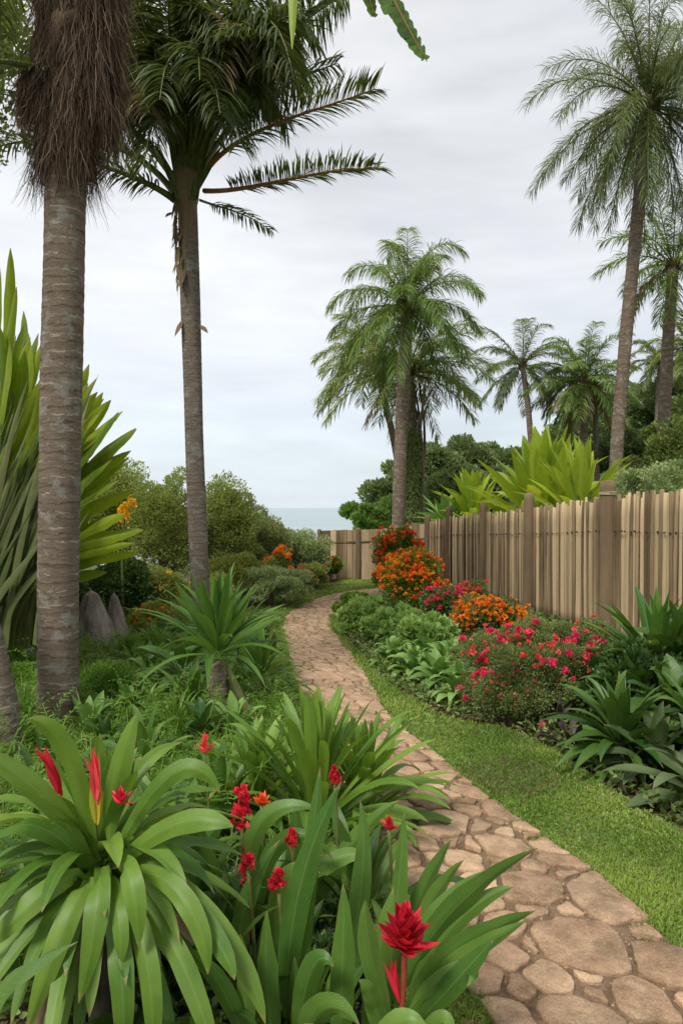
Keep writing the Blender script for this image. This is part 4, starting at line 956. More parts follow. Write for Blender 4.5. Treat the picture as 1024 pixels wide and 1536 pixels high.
fbush('shrub with small dark red flowers beside the far lawn',462,846,888,32,13.4,14000,.045,M['sh_light'],809,[('red_flowers','redorange',9,.06,16,False,.2)],nc=36,zc=.5)
fbush('last small shrub with a red bloom before the wooden fence',493,836,872,20,14.8,9000,.05,M['sh_lime'],810,[('red_flowers','redorange',4,.08,16,False,.0)],nc=26,zc=.5)
fbush('leafy shrub with scattered yellow flowers behind the grey stumps',232,845,945,48,9.6,20000,.045,M['sh_light'],811,[('yellow_flowers','yellow',20,.05,14,False,.0)],nc=60,zc=.5)
fbush('low shrub with a trail of golden flowers right of the stumps',232,905,950,42,8.6,11000,.035,M['sh_yel'],812,[('golden_flowers','orange',30,.035,14,False,.0)],nc=36,zc=.4)
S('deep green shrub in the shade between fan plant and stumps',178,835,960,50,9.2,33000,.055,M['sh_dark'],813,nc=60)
S('light green wispy shrub left of the dracaena',290,905,975,48,8.9,30000,.035,M['sh_yel'],814,nc=50,zc=.35,W=.008)
S('mid green shrub right behind the grey palm foot',318,860,940,45,10.2,27000,.042,M['sh_light'],815,nc=50,zc=.45)
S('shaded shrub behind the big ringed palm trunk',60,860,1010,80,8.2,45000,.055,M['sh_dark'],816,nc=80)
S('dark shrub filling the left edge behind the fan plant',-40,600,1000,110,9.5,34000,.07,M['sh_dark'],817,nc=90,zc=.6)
tree_proto('leafy tree at the top left edge behind the bearded palm',[-4.35,7.6,0],8.6,1.25,16000,.075,M['sh_light'],818,nc=60,zc=.74)
0 and S('x',-10,-60,800,75,7.5,26000,.06,M['sh_light'],818,nc=60,zc=.9,jag=.2)
S('olive shrub low behind the dracaena and wispy shrub',385,880,960,30,9.8,15000,.035,M['sh_light2'],819,nc=30,zc=.4) if False else None
# yellow spike by the fan plant
b=np.array([(188-512)/F*8.8,8.8,0]); root=thing('flowering_plant','upright stem of yellow flowers poking out beside the fan plant','flower',b); g=Geo(); tube(g,bez([b,P(178,830,8.8),P(190,760,8.8)],12),np.linspace(.02,.01,12),6); g.build('stem',M['rachis'],root,b)
g=Geo(); r=rng(82)
for i in range(34): 
    t=r.random(); bloom_geo(g,P(178+20*t+r.normal(0,5),790-42*t+r.normal(0,4),8.75),np.array([0,-1,.4]),.055,10,r)
g.build('yellow_flowers',M['yellow'],root,b)

# pointed grey stumps
M['stumpm']=simplemat('stump_wood',(.10,.08,.062),(.40,.34,.28),9,.95,1.0,det=9,stretch=(1,1,.25),dist=.03)
def stump(label,px,pt,pb,hw,seed,lean):
    b=G(px,pb); Y=b[1]; h=(pb-pt)/F*Y; R=hw/F*Y; g=Geo(); r=rng(seed); k,s_=44,40
    t=np.linspace(0,1,k); th=np.linspace(0,6.283,s_,endpoint=False); rad=np.zeros((k,s_))
    for i in range(k):
        for j in range(s_):
            q=Vector((math.cos(th[j])*1.6,math.sin(th[j])*1.6,t[i]*2.2+seed*7)); q2=Vector((math.cos(th[j])*5,math.sin(th[j])*5,t[i]*5+seed*3))
            rad[i,j]=R*max(.04,(1-t[i]**1.7*.80))*(1+.22*mnoise.noise(q)+.10*mnoise.noise(q2))
    rad[-3:]*=np.array([.8,.55,.2])[:,None]
    C=b[None]+np.column_stack([lean*t*h,0*t,t*h-.04]); tube(g,C,rad,s_,.5)
    o=g.build('tree_stump',M['stumpm'],None,b); o['label']=label; o['category']='stump'; o['group']='pointed stumps behind the ringed palm'
stump('broad pointed grey stump nearer the ringed palm trunk',148,880,978,33,1,-.12); stump('narrow mossy pointed stump on the right of the broad one',178,884,972,17,2,-.08)

# ------------------------------------------------------------------ the big fan plant at the left
Yf=6.6; bf=np.array([(-40-512)/F*Yf,Yf,0]); fan=thing('fan_palm_plant','huge bird of paradise like fan of yellow green paddle leaves behind the ringed palm','plant',bf)
r=rng(90); g=Geo(); gs=Geo()
tips=[(20,372),(2,400),(25,430),(-20,420),(8,468),(30,488),(45,500),(60,512),(-10,480),(70,530),(40,540),(85,550),(15,520),(100,560),(118,552),(133,575),(150,588),(165,600),(185,618),(203,642),(160,640),(196,676),(172,672),(140,640),(197,690),(150,690),(120,620),(203,735),(178,720),(150,750),(213,795),(200,815),(190,770),(210,830),(170,800),(95,600),(60,580),(0,560),(30,600),(110,660),(130,720),(70,640),(20,640),(90,700),(-30,540),(-30,600),(140,800),(120,760),(160,840),(100,780)]
tips=tips+[(x+r.normal(0,16),y+r.normal(0,16)+6) for x,y in tips[4:]*2 if x<190]
for i,(x,y) in enumerate(tips):
    dy=r.uniform(-.7,.6); ox=r.uniform(-70,30)+ (y-400)*.05
    p0=P(ox,r.uniform(930,985),Yf+dy*.25); 
    low=max(0,(y-560)/270)
    L_=np.hypot(x-ox,y-950)
    p1=P(ox+(x-ox)*.12-15*(1-low),950-(950-y)*.5-30*low,Yf+dy*.5); p2=P(ox+(x-ox)*(.60),y+(950-y)*(.24-.14*low),Yf+dy*.8-.1); p3=P(x+r.normal(0,3),y,Yf+dy-.15)
    w=r.uniform(.05,.085)*(.7 if y<450 else 1.0 if L_>250 else .8)
    leaf_curve(g,[p0,p1,p2,p3],w,'stalkpad',24,5,.35,.09,min(1,max(0,r.normal(.5,.38))),face=(-.25+r.normal(0,.25),-1,.35+r.normal(0,.2)),twist=r.normal(0,.25),seed=i)
for i in range(60):   # extra leaves filling the body
    x=r.uniform(-60,135); y=r.uniform(560,860); ox=r.uniform(-90,20); dy=r.uniform(-.2,.9)
    leaf_curve(g,[P(ox,970,Yf+dy),P(ox+10,850-(860-y)*.6,Yf+dy),P(x-30,y+60,Yf+dy),P(x+20,y,Yf+dy)],r.uniform(.09,.14),'paddle',16,5,.35,.08,r.uniform(0,.8),face=(-.3,-1,.4),twist=r.normal(0,.3),seed=i+99)
for i in range(150):  # long ribbed stalks and old leaves sweeping up from the base
    ox=r.uniform(-120,62); x=ox+r.uniform(45,130); y=r.uniform(560,800); dy=r.uniform(-.9,.1)
    if x<150: leaf_curve(gs,[P(ox,985-(ox+120)*.1,Yf+dy),P(ox+8,870,Yf+dy),P(ox+(x-ox)*.45,y+110,Yf+dy-.1),P(x,y,Yf+dy-.1)],r.uniform(.018,.042),'sword',12,3,.5,.05,r.random(),face=(-.3,-1,.3),twist=r.normal(0,.4),seed=i+300)
g.build('leaves',M['paddle'],fan,bf); gs.build('stalks',M['stalk'],fan,bf)
g=Geo(); tube(g,[bf-[0,0,.05],bf+[.1,0,.35],bf+[.25,0,.8]],np.array([.3,.26,.16]),14,.3); g.build('stem',M['bark'],fan,bf)
# leaning trunk cut off by the left edge
b=G(5,1150); root=thing('palm_tree','dark leaning palm trunk cut off by the left edge in front of the fan plant','palm tree',b)
g=Geo(); trunk_geo(g,[b+[0,0,-.05],P(-5,1000,b[1]),P(-60,820,b[1]+.1),P(-190,500,b[1]+.3)],.135,.11,.085,.05,1.1,24,seed=6); g.build('trunk',M['tr1'],root,b)
tpp=P(-190,500,b[1]+.3); Cc=crown_arcs(tpp,14,1.3,(10,80),(1.,1.8),66); gg=Geo()
for i in range(14):
    if Cc[i][:,0].max()<-3.2: frond(gg,Cc[i],40,.3,.011,.1,.9,1,4,(.02,.004),660+i)
gg.build('crown',[M['frond'],M['rachis']],root,b)

# ------------------------------------------------------------------ dracaena with a short trunk, its neighbours
b=G(329,1085); c=P(326,985,b[1]-.02); dr=thing('dracaena_plant','spiky dracaena on a short ringed trunk beside the path','plant',b)
g=Geo(); C=trunk_geo(g,[b-[0,0,.05],P(331,1040,b[1]),P(322,995,b[1])],.085,.075,.045,.07,1.02,20,seed=12,wob=.06); g.build('trunk',M['tr1'],dr,b)
g=Geo(); rosette(g,c+[0,0,.06],46,.70,.036,(14,88),(.25,1.0),'lance',14,5,.4,.04,120,spread=.05,pw=1.5); 
for (x,y) in ((263,872),(380,880),(420,925),(350,900)): leaf_curve(g,[c,P((326*.5+x*.5),(985+y)/2-10,b[1]-.1),P(x,y,b[1]-.15)],.04,'lance',14,5,.3,.04,.5,seed=x)
g.build('foliage',M['drac'],dr,b)
g=Geo(); tube(g,bez([P(338,1000,b[1]+.05),P(352,1030,b[1]-.05),P(366,1050,b[1]-.12),P(372,1076,b[1]-.1)],14),np.linspace(.03,.035,14),12,.7); g.build('side_stem',M['rachis'],dr,b)
g=Geo()
for q in range(9): leaf_curve(g,[P(366+q%3,1052,b[1]-.12),P(372,1062,b[1]-.16),P(366+q*2,1080+q%4*3,b[1]-.15)],.02,'lance',6,3,.3,.1,.3,seed=q)
g.build('dead_sheath',M['deadfrond'],dr,b)
bigleaf('second dracaena clump leaning towards the path behind the short trunked one','plant',392,1015,5.9,34,.5,.03,(5,85),(.4,1.2),M['drac'],122,name='dracaena_plant',spread=.05)
bigleaf('third dracaena crown higher up behind the short trunked one','plant',352,965,6.3,36,.62,.034,(5,85),(.3,1.0),M['drac'],124,name='dracaena_plant',spread=.05)
bigleaf('dusky broad leaved plant left of the short trunked dracaena','plant',275,1010,5.6,20,.5,.045,(-5,40),(.5,1.4),M['dark'],123,prof='broad',spread=.05)
bush('small bronze leaved shrub at the path edge right of the short dracaena trunk',390,1022,1080,26,5.5,7000,.03,M['sh_olive'],125,nc=24)

# ------------------------------------------------------------------ ferny carpet under the palms
r=rng(130); g=Geo(); gg=Geo()
BED=np.array([[-3.6,3.3],[-3.6,9.5],[-2.3,9.6],[-1.35,8.6],[-1.0,7.0],[-.72,5.9],[-.42,5.0],[-.35,4.2],[-.4,3.3],[-.7,2.9],[-2.6,2.7]])
n=6500; p=np.column_stack([r.uniform(-3.6,0,n),r.uniform(2.7,9.6,n)]); p=p[inpoly(p,BED)&(p[:,0]>-.54*p[:,1]-.4)&(np.array([mnoise.noise(Vector((a*1.9,b_*1.9,12))) for a,b_ in p])>-.16)]
hgt=.20+.16*np.array([mnoise.noise(Vector((a*1.3,b_*1.3,2))) for a,b_ in p])
m=len(p); a=r.uniform(0,6.28,m); e=np.radians(r.uniform(35,85,m)); C,d=arcs(np.column_stack([p,np.zeros(m)]),azel(a,e),hgt*2.0*r.uniform(.6,1.3,m),r.uniform(.8,2.2,m),8,1.1,.1,5)
# each is a fine feathery spray: leaflets along the arc
nl=16; t=np.linspace(.15,1,nl); x=t*7; i=np.minimum(x.astype(int),6); f=(x-i)
pt=C[:,i]*(1-f)[None,:,None]+C[:,i+1]*f[None,:,None]; T=d[:,i]
sd=nrm(np.cross(T,[0,0,1.0])); tn=np.clip(.45+r.normal(0,.2,m),0,1)
for sg in (-1,1):
    D=nrm(T*.6+sd*sg+r.normal(0,.15,T.shape)).reshape(-1,3); leafquads(g,pt.reshape(-1,3),D,nrm(np.cross(D,rand_dir(r,len(D))*.5+[0,0,1])),np.tile(.048*np.sin(np.pi*(t*.85+.1))+.012,m)*np.repeat(r.uniform(.6,1.3,m),nl),.0055,np.repeat(tn,nl))
strips(g,C,side_of(azel(a,e),d),np.full((m,8),.0015),2,0,0,tn)
o=g.build('fern_carpet',M['fern']); o['kind']='stuff'; o['label']='feathery green ferns carpeting the ground under the palms'; o['category']='ground cover'
n=60000; p=np.column_stack([r.uniform(-3.6,.2,n),r.uniform(2.0,9.6,n)]); B2=np.array([[-3.6,2.0],[-3.6,9.6],[-2.0,10.2],[-1.25,9.4],[-.95,7.0],[-.68,5.9],[-.42,5.0],[-.2,3.6],[.1,2.6],[.0,2.0]])
p=p[inpoly(p,B2)]; m=len(p); z=r.uniform(0,.16,m)**1.1*(.6+np.clip((p[:,1]-5)/5,0,1)); a=r.uniform(0,6.28,m); D=azel(a,r.uniform(-.4,1.2,m)); leafquads(gg,np.column_stack([p,z+.01]),D,nrm(np.cross(D,rand_dir(r,m))),.034*r.uniform(.5,1.4,m),.010*r.uniform(.6,1.3,m),r.random(m))
o=gg.build('ground_cover',M['groundcover']); o['kind']='stuff'; o['label']='small leaved creeping ground cover between the plants on the left'; o['category']='ground cover'
g=Geo(); n=9000; p=np.column_stack([r.uniform(-3,0.1,n),r.uniform(2.6,7,n)]); p=p[inpoly(p,B2)]; m=len(p); a=r.uniform(0,6.28,m); e=np.radians(r.uniform(40,85,m))
C,d=arcs(np.column_stack([p,np.zeros(m)]),azel(a,e),r.uniform(.14,.36,m),r.uniform(.8,2.4,m),6,1.2,.1,6); strips(g,C,side_of(azel(a,e),d,r.normal(0,.6,m)),.0032*np.array([.8,1,1,.8,.5,.1])[None]*np.ones((m,1)),2,0,0,r.random(m))
o=g.build('long_grass',M['grass']); o['kind']='stuff'; o['label']='long loose grass among the ferns on the left'; o['category']='grass'
b=G(42,1000); root=thing('flowering_plant','small plant with a white flower at the foot of the fan plant','plant',b); g=Geo(); rosette(g,b,16,.3,.02,(30,85),(.6,1.4),seed=140); g.build('foliage',M['hosta'],root,b)
g=Geo(); 
for i in range(6): bloom_geo(g,P(44+r.normal(0,6),978+r.normal(0,4),b[1]-.1),np.array([0,-.6,.8]),.035,12,r)
g.build('white_flowers',M['white'],root,b)
bigleaf('small upright broad leaved plant at the foot of the ringed palm','plant',132,1100,4.7,14,.32,.035,(30,85),(.3,1.0),M['hosta'],141,prof='broad',spread=.03)

# ------------------------------------------------------------------ foreground plants
def bract(root,base,c,h,R,seed,mt='red',name='flower',up=(0,0,1),n=34,open_=1.0):
    """torch like head of overlapping pointed bracts"""
    r=rng(seed); g=Geo(); q=(np.arange(n)+.5)/n; a=np.arange(n)*2.39996; up=nrm(np.asarray(up,float)[None])[0]
    e=np.radians(8+78*q**.8+r.normal(0,9,n)); D=azel(a,e); 
    D=nrm(D+np.array([up[0],up[1],0])*.6); P0=np.asarray(c)+up[None]*(h*(q*.62))[:,None]
    L=R*(1.55-.75*q)*open_*r.uniform(.7,1.2,n); C,d=arcs(P0,D,L,-.55,7,1.0,.1,seed); S=side_of(D,d,r.normal(0,.2,n))
    W=(R*.27*(1.1-.4*q))[:,None]*np.array([.5,.85,1,.95,.7,.4,.05])[None]; strips(g,C,S,W,5,.35,.03,np.clip(r.normal(.5,.3,n),0,1)); g.build(name,M[mt],root,base)
def stalk(root,base,p0,p1,r0,r1,mt,name='flower_stem'):
    g=Geo(); tube(g,bez([p0,(np.asarray(p0)+p1)/2+[.01,0,0],p1],12),np.linspace(r0,r1,12),9,.5); g.build(name,mt,root,base)
def explicit(root,base,leaves,mt,seed,prof='strap',name='foliage',m=7,k=18,wave=.10,fold=.3,face=(0,-1,.6),wf=.74):
    g=Geo(); r=rng(seed)
    for i,L in enumerate(leaves):
        pts=[P(*p) for p in L[0]]; Ym=pts[1][1]; leaf_curve(g,pts,L[1]*wf/F*Ym,L[2] if len(L)>2 else prof,k,m,fold,wave,float(np.clip(r.normal(.5,.25),0,1)),face=face,seed=seed+i,twist=r.normal(0,.4))
    return g
def ragged(root,base,c,h,R,seed):
    r=rng(seed); g=Geo(); n=16
    for q in range(n):
        t=q/n; a=r.uniform(0,6.28); d=np.array([math.cos(a)*(1-t*.6),math.sin(a)*(1-t*.6),.7]); bloom_geo(g,np.asarray(c)+[0,0,h*t*1.2]+d*R*.35*(1-t*.5),nrm(d[None])[0],R*r.uniform(.6,1.05)*(1-.3*t),12,r)
    g.build('flower_head',M['red'],root,base)
# 1. big bromeliad, lower left
Yb=2.05; c=P(150,1300,Yb); b=np.array([c[0],c[1],0]); bro=thing('bromeliad_plant','large strap leaved bromeliad at lower left with leaves hanging in a skirt','plant',b)
g=Geo(); rosette(g,c+[0,0,.02],52,.44,.025,(-25,62),(.7,1.8),'strap',18,7,.34,.10,900,spread=.035,pw=1.25)
rosette(g,c+[0,0,-.03],42,.50,.025,(-20,35),(.9,1.9),'strap',18,7,.3,.10,903,spread=.03,pw=1.2)
rosette(g,c+[0,0,.05],9,.36,.03,(58,86),(.3,.7),'strap',16,7,.3,.04,901,spread=.02)
ex=[([(165,1290,2.0),(160,1200,2.0),(185,1120,2.0),(205,1070,2.02)],24,'broad'),([(140,1290,2.0),(125,1180,1.95),(95,1080,1.9),(42,1078,1.85)],22),
([(135,1300,1.98),(90,1200,1.9),(40,1170,1.85),(-30,1120,1.8)],22),([(130,1300,1.95),(80,1230,1.85),(20,1210,1.8),(-40,1280,1.78)],23),
([(170,1290,1.95),(230,1160,1.9),(290,1110,1.9),(330,1190,1.9)],20),([(175,1300,1.93),(240,1230,1.85),(300,1215,1.8),(350,1240,1.8)],23),
([(180,1305,1.9),(185,1270,1.72),(205,1330,1.66),(208,1422,1.68)],24),([(150,1320,1.9),(150,1280,1.72),(150,1380,1.64),(118,1505,1.66)],25),
([(165,1320,1.9),(172,1320,1.72),(185,1400,1.66),(180,1450,1.68)],18),([(190,1310,1.9),(250,1290,1.76),(310,1370,1.70),(312,1462,1.7)],22),
([(150,1330,1.9),(180,1370,1.7),(186,1470,1.62),(186,1600,1.64)],25),([(170,1330,1.9),(215,1360,1.72),(232,1470,1.64),(230,1600,1.66)],23),
([(125,1320,1.9),(100,1290,1.75),(30,1370,1.68),(-30,1430,1.7)],24),([(135,1330,1.9),(130,1300,1.75),(80,1420,1.66),(40,1550,1.68)],24),
([(185,1330,1.9),(260,1380,1.75),(290,1480,1.68),(330,1600,1.66)],22),([(130,1270,1.9),(125,1290,1.7),(118,1305,1.6),(175,1280,1.56)],0.1),
([(200,1300,1.92),(270,1320,1.8),(340,1420,1.72),(352,1470,1.7)],21),([(180,1290,1.95),(260,1290,1.85),(370,1420,1.76),(398,1536,1.74)],23)]
gx=explicit(bro,b,[e for e in ex if e[1]>1],M['brom'],902); 
for a_ in ('V','Q','U','C','QM'): pass
off=g.n
for q in gx.Q: g.Q.append(q+off)
g.V+=gx.V; g.U+=gx.U; g.C+=gx.C; g.QM+=gx.QM; g.n+=gx.n
g.build('foliage',M['brom'],bro,b)
g=Geo(); rosette(g,c+[0,0,-.08],12,.40,.018,(-40,10),(1.0,1.8),'strap',14,5,.5,.2,906,spread=.03); g.build('dead_leaves',M['deadfrond'],bro,b)
g=Geo(); tube(g,[b-[0,0,.03],b+[0,0,c[2]*.5],c-[0,0,.01]],np.array([.035,.032,.03]),12); g.build('stem',M['bark'],bro,b)
def spike(root,base,pts,w,n,seed,mt,name):
    g=Geo(); r=rng(seed)
    for i in range(n): 
        leaf_curve(g,[P(*pts[0])+r.normal(0,.004,3),P(*pts[1])+r.normal(0,.006,3),P(*pts[2])+r.normal(0,.014,3)*[1,1,.6]],w*r.uniform(.7,1.1),'lance',10,5,.5,.05,r.random(),face=(r.normal(0,.8),-1,.2),seed=seed+i)
    g.build(name,mt,root,base)
spike(bro,b,[(92,1190,1.98),(80,1160,1.96),(62,1128,1.95)],.016,7,910,M['red'],'flower')
spike(bro,b,[(146,1235,1.93),(146,1190,1.93),(140,1160,1.92)],.014,6,911,M['yelgreen'],'yellow_bract')
spike(bro,b,[(144,1200,1.92),(142,1165,1.91),(136,1130,1.91)],.014,7,912,M['coral'],'flower')
bract(bro,b,P(181,1206,1.85),.03,.03,913,n=16,name='flower')
# 2. leaf blade poking in at lower left
b=np.array([(-90-512)/F*1.45,1.45,0]); root=thing('broadleaf_plant','single broad grey green leaf pointing in from the left edge low down','plant',b)
g=explicit(root,b,[([(-90,1700,1.45),(-60,1500,1.4),(30,1440,1.38),(118,1412,1.36)],58,'broad'),([(-90,1700,1.45),(-160,1500,1.4),(-200,1440,1.38),(-220,1412,1.36)],30,'broad'),([(-90,1700,1.5),(-60,1650,1.4),(20,1640,1.38),(60,1700,1.36)],30,'broad')],M['grey'],920,face=(0,-.5,1)); g.build('foliage',M['ginger'],root,b)
# 3. bright clump in the middle
b=G(470,1262); root=thing('strap_leaved_plant','bright green clump of strap leaves reaching over the middle of the path edge','plant',b)
g=Geo(); rosette(g,b+[0,0,.12],60,.66,.034,(12,88),(.35,1.15),'strap',14,5,.35,.05,930,spread=.10,pw=1.5,wave=.05) if False else rosette(g,b+[0,0,.10],64,.64,.034,(12,88),(.35,1.15),'strap',14,5,.35,.05,930,spread=.10,pw=1.5)
g.build('foliage',M['bright'],root,b)
for i,(px,py,sz,lab) in enumerate([(385,1225,.5,'smaller bright clump left of the middle one with arching leaves'),(545,1215,.46,'small bright clump where the leaves reach onto the flagstones')]):
    b=G(px,py+20); root=thing('strap_leaved_plant',lab,'plant',b); g=Geo(); rosette(g,b+[0,0,.08],40,sz,.03,(15,86),(.4,1.3),'strap',14,5,.35,.05,935+i,spread=.06,pw=1.4); g.build('foliage',M['bright'],root,b)
# 4. ginger like plants, bottom centre
def ginger(label,base_px,Y,leaves,seed,mt='ginger',prof='broad',extra=0,ex=(40,80),exL=.5,exw=.04,grav=(.4,1.1)):
    c=P(base_px[0],base_px[1],Y); b=np.array([c[0],c[1],0]); root=thing('ginger_plant',label,'plant',b)
    g=explicit(root,b,leaves,M[mt],seed,prof=prof)
    if extra: rosette(g,c,extra,exL,exw,ex,grav,'broad',14,7,.25,.07,seed+1,spread=.06)
    g.build('foliage',M[mt],root,b); return root,b
r1,b1=ginger('tall ginger plant with long upright leaves at bottom centre',(450,1640),2.0,[
([(430,1560,2.0),(425,1430,1.98),(440,1300,1.97),(512,1172,1.96)],27),([(455,1560,2.0),(440,1440,2.0),(470,1260,2.02),(480,1150,2.05)],20),
([(520,1640,1.9),(500,1540,1.86),(520,1420,1.86),(514,1325,1.88)],26),([(420,1640,1.95),(400,1520,1.9),(395,1440,1.88),(400,1365,1.9)],24),
([(450,1640,1.9),(440,1500,1.85),(470,1400,1.8),(500,1450,1.78)],24),([(400,1640,1.9),(350,1520,1.85),(330,1440,1.8),(262,1420,1.8)],20),
([(470,1640,1.85),(440,1530,1.8),(490,1470,1.75),(540,1540,1.7)],30),([(500,1600,2.1),(520,1450,2.15),(560,1300,2.2),(540,1200,2.25)],22),
([(560,1600,2.05),(590,1450,2.05),(600,1300,2.1),(606,1215,2.12)],20),([(540,1600,2.0),(560,1480,1.95),(570,1400,1.95),(590,1330,1.98)],22),
([(380,1600,2.1),(330,1450,2.1),(360,1330,2.1),(420,1260,2.15)],20),([(440,1500,2.2),(380,1360,2.2),(430,1270,2.2),(480,1310,2.2)],18),
([(350,1640,1.9),(370,1560,1.85),(375,1480,1.85),(360,1400,1.87)],20),([(600,1640,1.85),(580,1560,1.8),(560,1500,1.8),(545,1470,1.8)],22),
([(420,1640,1.8),(440,1560,1.75),(470,1530,1.7),(480,1600,1.68)],28),([(540,1660,1.75),(560,1560,1.7),(600,1500,1.68),(640,1540,1.66)],24)],940,extra=26,ex=(25,80),exL=.46,exw=.033)
r2,b2=ginger('ginger plant with arching leaves behind the bromeliad and the tall one',(390,1420),2.45,[
([(400,1420,2.4),(330,1260,2.35),(400,1180,2.3),(480,1215,2.3)],20),([(400,1420,2.4),(360,1290,2.35),(440,1200,2.3),(500,1290,2.3)],18),
([(400,1420,2.4),(430,1300,2.4),(560,1250,2.4),(540,1300,2.35)],18),([(380,1420,2.4),(300,1300,2.3),(290,1220,2.3),(262,1200,2.3)],20),
([(400,1430,2.4),(330,1330,2.3),(300,1330,2.25),(270,1400,2.2)],18),([(420,1420,2.5),(440,1300,2.5),(450,1250,2.5),(440,1200,2.5)],18),
([(440,1420,2.5),(480,1330,2.5),(540,1230,2.5),(600,1200,2.5)],18),([(300,1420,2.5),(270,1300,2.5),(310,1240,2.5),(345,1230,2.5)],18)],945,extra=26,ex=(20,80),exL=.42,exw=.03)
r3,b3=ginger('ginger plant leaning right over the path around the red torch flower',(600,1560),2.0,[
([(590,1520,2.0),(620,1420,1.95),(690,1330,1.9),(806,1272,1.86)],24),([(600,1530,1.98),(640,1450,1.92),(710,1400,1.88),(803,1366,1.84)],25),
([(600,1540,1.96),(650,1470,1.9),(700,1430,1.86),(790,1380,1.84)],22),([(590,1510,2.02),(620,1400,2.0),(660,1340,1.98),(742,1300,1.96)],20),
([(600,1500,2.05),(620,1400,2.05),(650,1330,2.05),(695,1290,2.05)],18),([(590,1500,2.1),(600,1380,2.12),(650,1300,2.14),(676,1260,2.15)],16),
([(600,1560,1.9),(660,1500,1.85),(700,1450,1.82),(740,1410,1.8)],22),([(595,1560,1.9),(560,1470,1.85),(545,1400,1.84),(548,1350,1.85)],22),
([(590,1560,1.85),(560,1520,1.8),(560,1480,1.78),(538,1470,1.78)],18),([(610,1580,1.85),(650,1530,1.8),(690,1500,1.78),(660,1590,1.74)],20),
([(600,1540,1.97),(640,1400,1.95),(720,1340,1.92),(770,1330,1.9)],18),([(600,1540,1.9),(650,1440,1.86),(740,1440,1.84),(700,1480,1.8)],18)],950)
stalk(r3,b3,P(597,1560,1.78),P(606,1415,1.76),.0075,.008,M['redstem'])
spike(r3,b3,[(600,1500,1.77),(590,1475,1.76),(578,1440,1.74)],.010,3,956,M['red'],'stem_bract')
bract(r3,b3,P(606,1428,1.76),.125,.078,955,n=72,open_=.78)
for (x,y,Y,h,R,root_,bs,nn) in [(307,1128,3.0,.09,.045,None,None,0),(502,1176,2.6,.06,.03,None,None,0),(362,1232,2.2,.08,.035,None,None,0),(392,1206,2.35,.03,.035,None,None,0),(583,1243,2.3,.04,.03,None,None,0),(418,1336,2.05,.055,.028,None,None,0),(437,1264,2.3,.04,.022,None,None,0),(372,1300,2.15,.03,.025,None,None,0),(460,1266,2.35,.02,.018,None,None,0)]:
    pass
FL=[(307,1130,3.0,.10,.040,'red torch flower standing alone between bromeliad and bright clump',1240),(502,1178,2.55,.055,.026,'small pinkish red flower spike in front of the bright clump',1330),
(362,1238,2.15,.09,.036,'tall red flower spike rising right of the bromeliad',1420),(392,1208,2.4,.03,.034,'flattened orange red flower beside the tall red spike',1400),(583,1245,2.35,.045,.028,'small red flower against the flagstones',1400),
(418,1340,2.0,.055,.028,'crimson flower low among the ginger leaves',1480),(437,1268,2.3,.04,.022,'dark red bud cluster left of the ginger leaf blade',1400),(372,1305,2.1,.03,.024,'crimson flower cluster on the lower part of the spike stem',1430)]
for i,(x,y,Y,h,R,lab,by) in enumerate(FL):
    p=P(x,y,Y); b=np.array([p[0]+.02,p[1]+.05,0]); root=thing('flower_spike',lab,'flower',b)
    stalk(root,b,b,p,.006,.006,M['rachis'],'stem'); ragged(root,b,p,h,R,970+i) if i in (1,2,5,6,7) else bract(root,b,p,h,R,970+i,n=26 if R>.03 else 20,mt='red' if i not in(0,3) else ('coral' if i==0 else 'redorange'),name='flower_head')
    g=Geo(); rosette(g,b,7,p[2]*.55,.02,(40,80),(.4,1.0),'broad',seed=990+i); g.build('foliage',M['ginger'],root,b)
    if i in (2,): 
        r=rng(5); g=Geo()
        for q in range(16): bloom_geo(g,p+(b-p)*(.12+.5*q/16)+r.normal(0,.006,3),nrm(r.normal(size=(1,3))+[0,-1,0])[0],.018,7,r)
        g.build('buds',M['red'],root,b)
for i,(px,py,L_,w_,n_,mt_,el,lab) in enumerate([(215,1085,.34,.020,26,'hosta',(30,85),'tuft of soft green strap leaves right of the ringed palm foot'),(262,1120,.40,.012,60,'bright',(20,88),'fine grassy tuft behind the red torch flower'),(160,1130,.30,.030,20,'dark',(10,75),'low dusky plant between ringed palm and bromeliad'),(205,1010,.34,.014,50,'bright',(20,88),'grassy tuft in front of the narrow stump'),(35,1090,.4,.012,60,'hosta',(25,88),'grassy tuft between the leaning trunk and the ringed palm'),(300,1075,.36,.014,40,'bright',(20,85),'grassy tuft at the foot of the short trunked dracaena'),(240,990,.42,.02,34,'hosta',(15,80),'pale arching tuft left of the dusky broad leaved plant'),(410,1075,.24,.010,50,'bright',(20,85),'short grassy tuft at the path edge by the bronze shrub')]):
    b=G(px,py); root=thing('grassy_plant',lab,'plant',b); g=Geo(); rosette(g,b+[0,0,.01],n_,L_,w_*.8,el,(.7,1.9),'lance',9,3,.35,.05,1100+i,spread=.05); g.build('foliage',M[mt_],root,b)
for i,(px,yt,yb,hw,Y,mt_,lab) in enumerate([(215,955,1020,45,6.9,'fern','feathery fern mound right of the stumps'),(150,1000,1085,50,5.4,'fern','feathery fern mound beside the ringed palm foot'),(270,960,1030,42,7.2,'sh_yel','pale wispy mound behind the dusky broad leaved plant'),(30,990,1060,45,5.7,'fern','feathery fern mound left of the ringed palm foot'),(235,1045,1110,48,5.0,'groundcover','loose leafy mound behind the red torch flower'),(385,935,1010,30,7.4,'sh_mid','small leafy mound at the grass edge behind the dracaenas')]):
    bush(lab,px,yt,yb,hw,Y,12000,.03,M[mt_],1120+i,nc=40,zc=.3,jag=.2,W=.006 if mt_=='fern' else .009,stems=4)
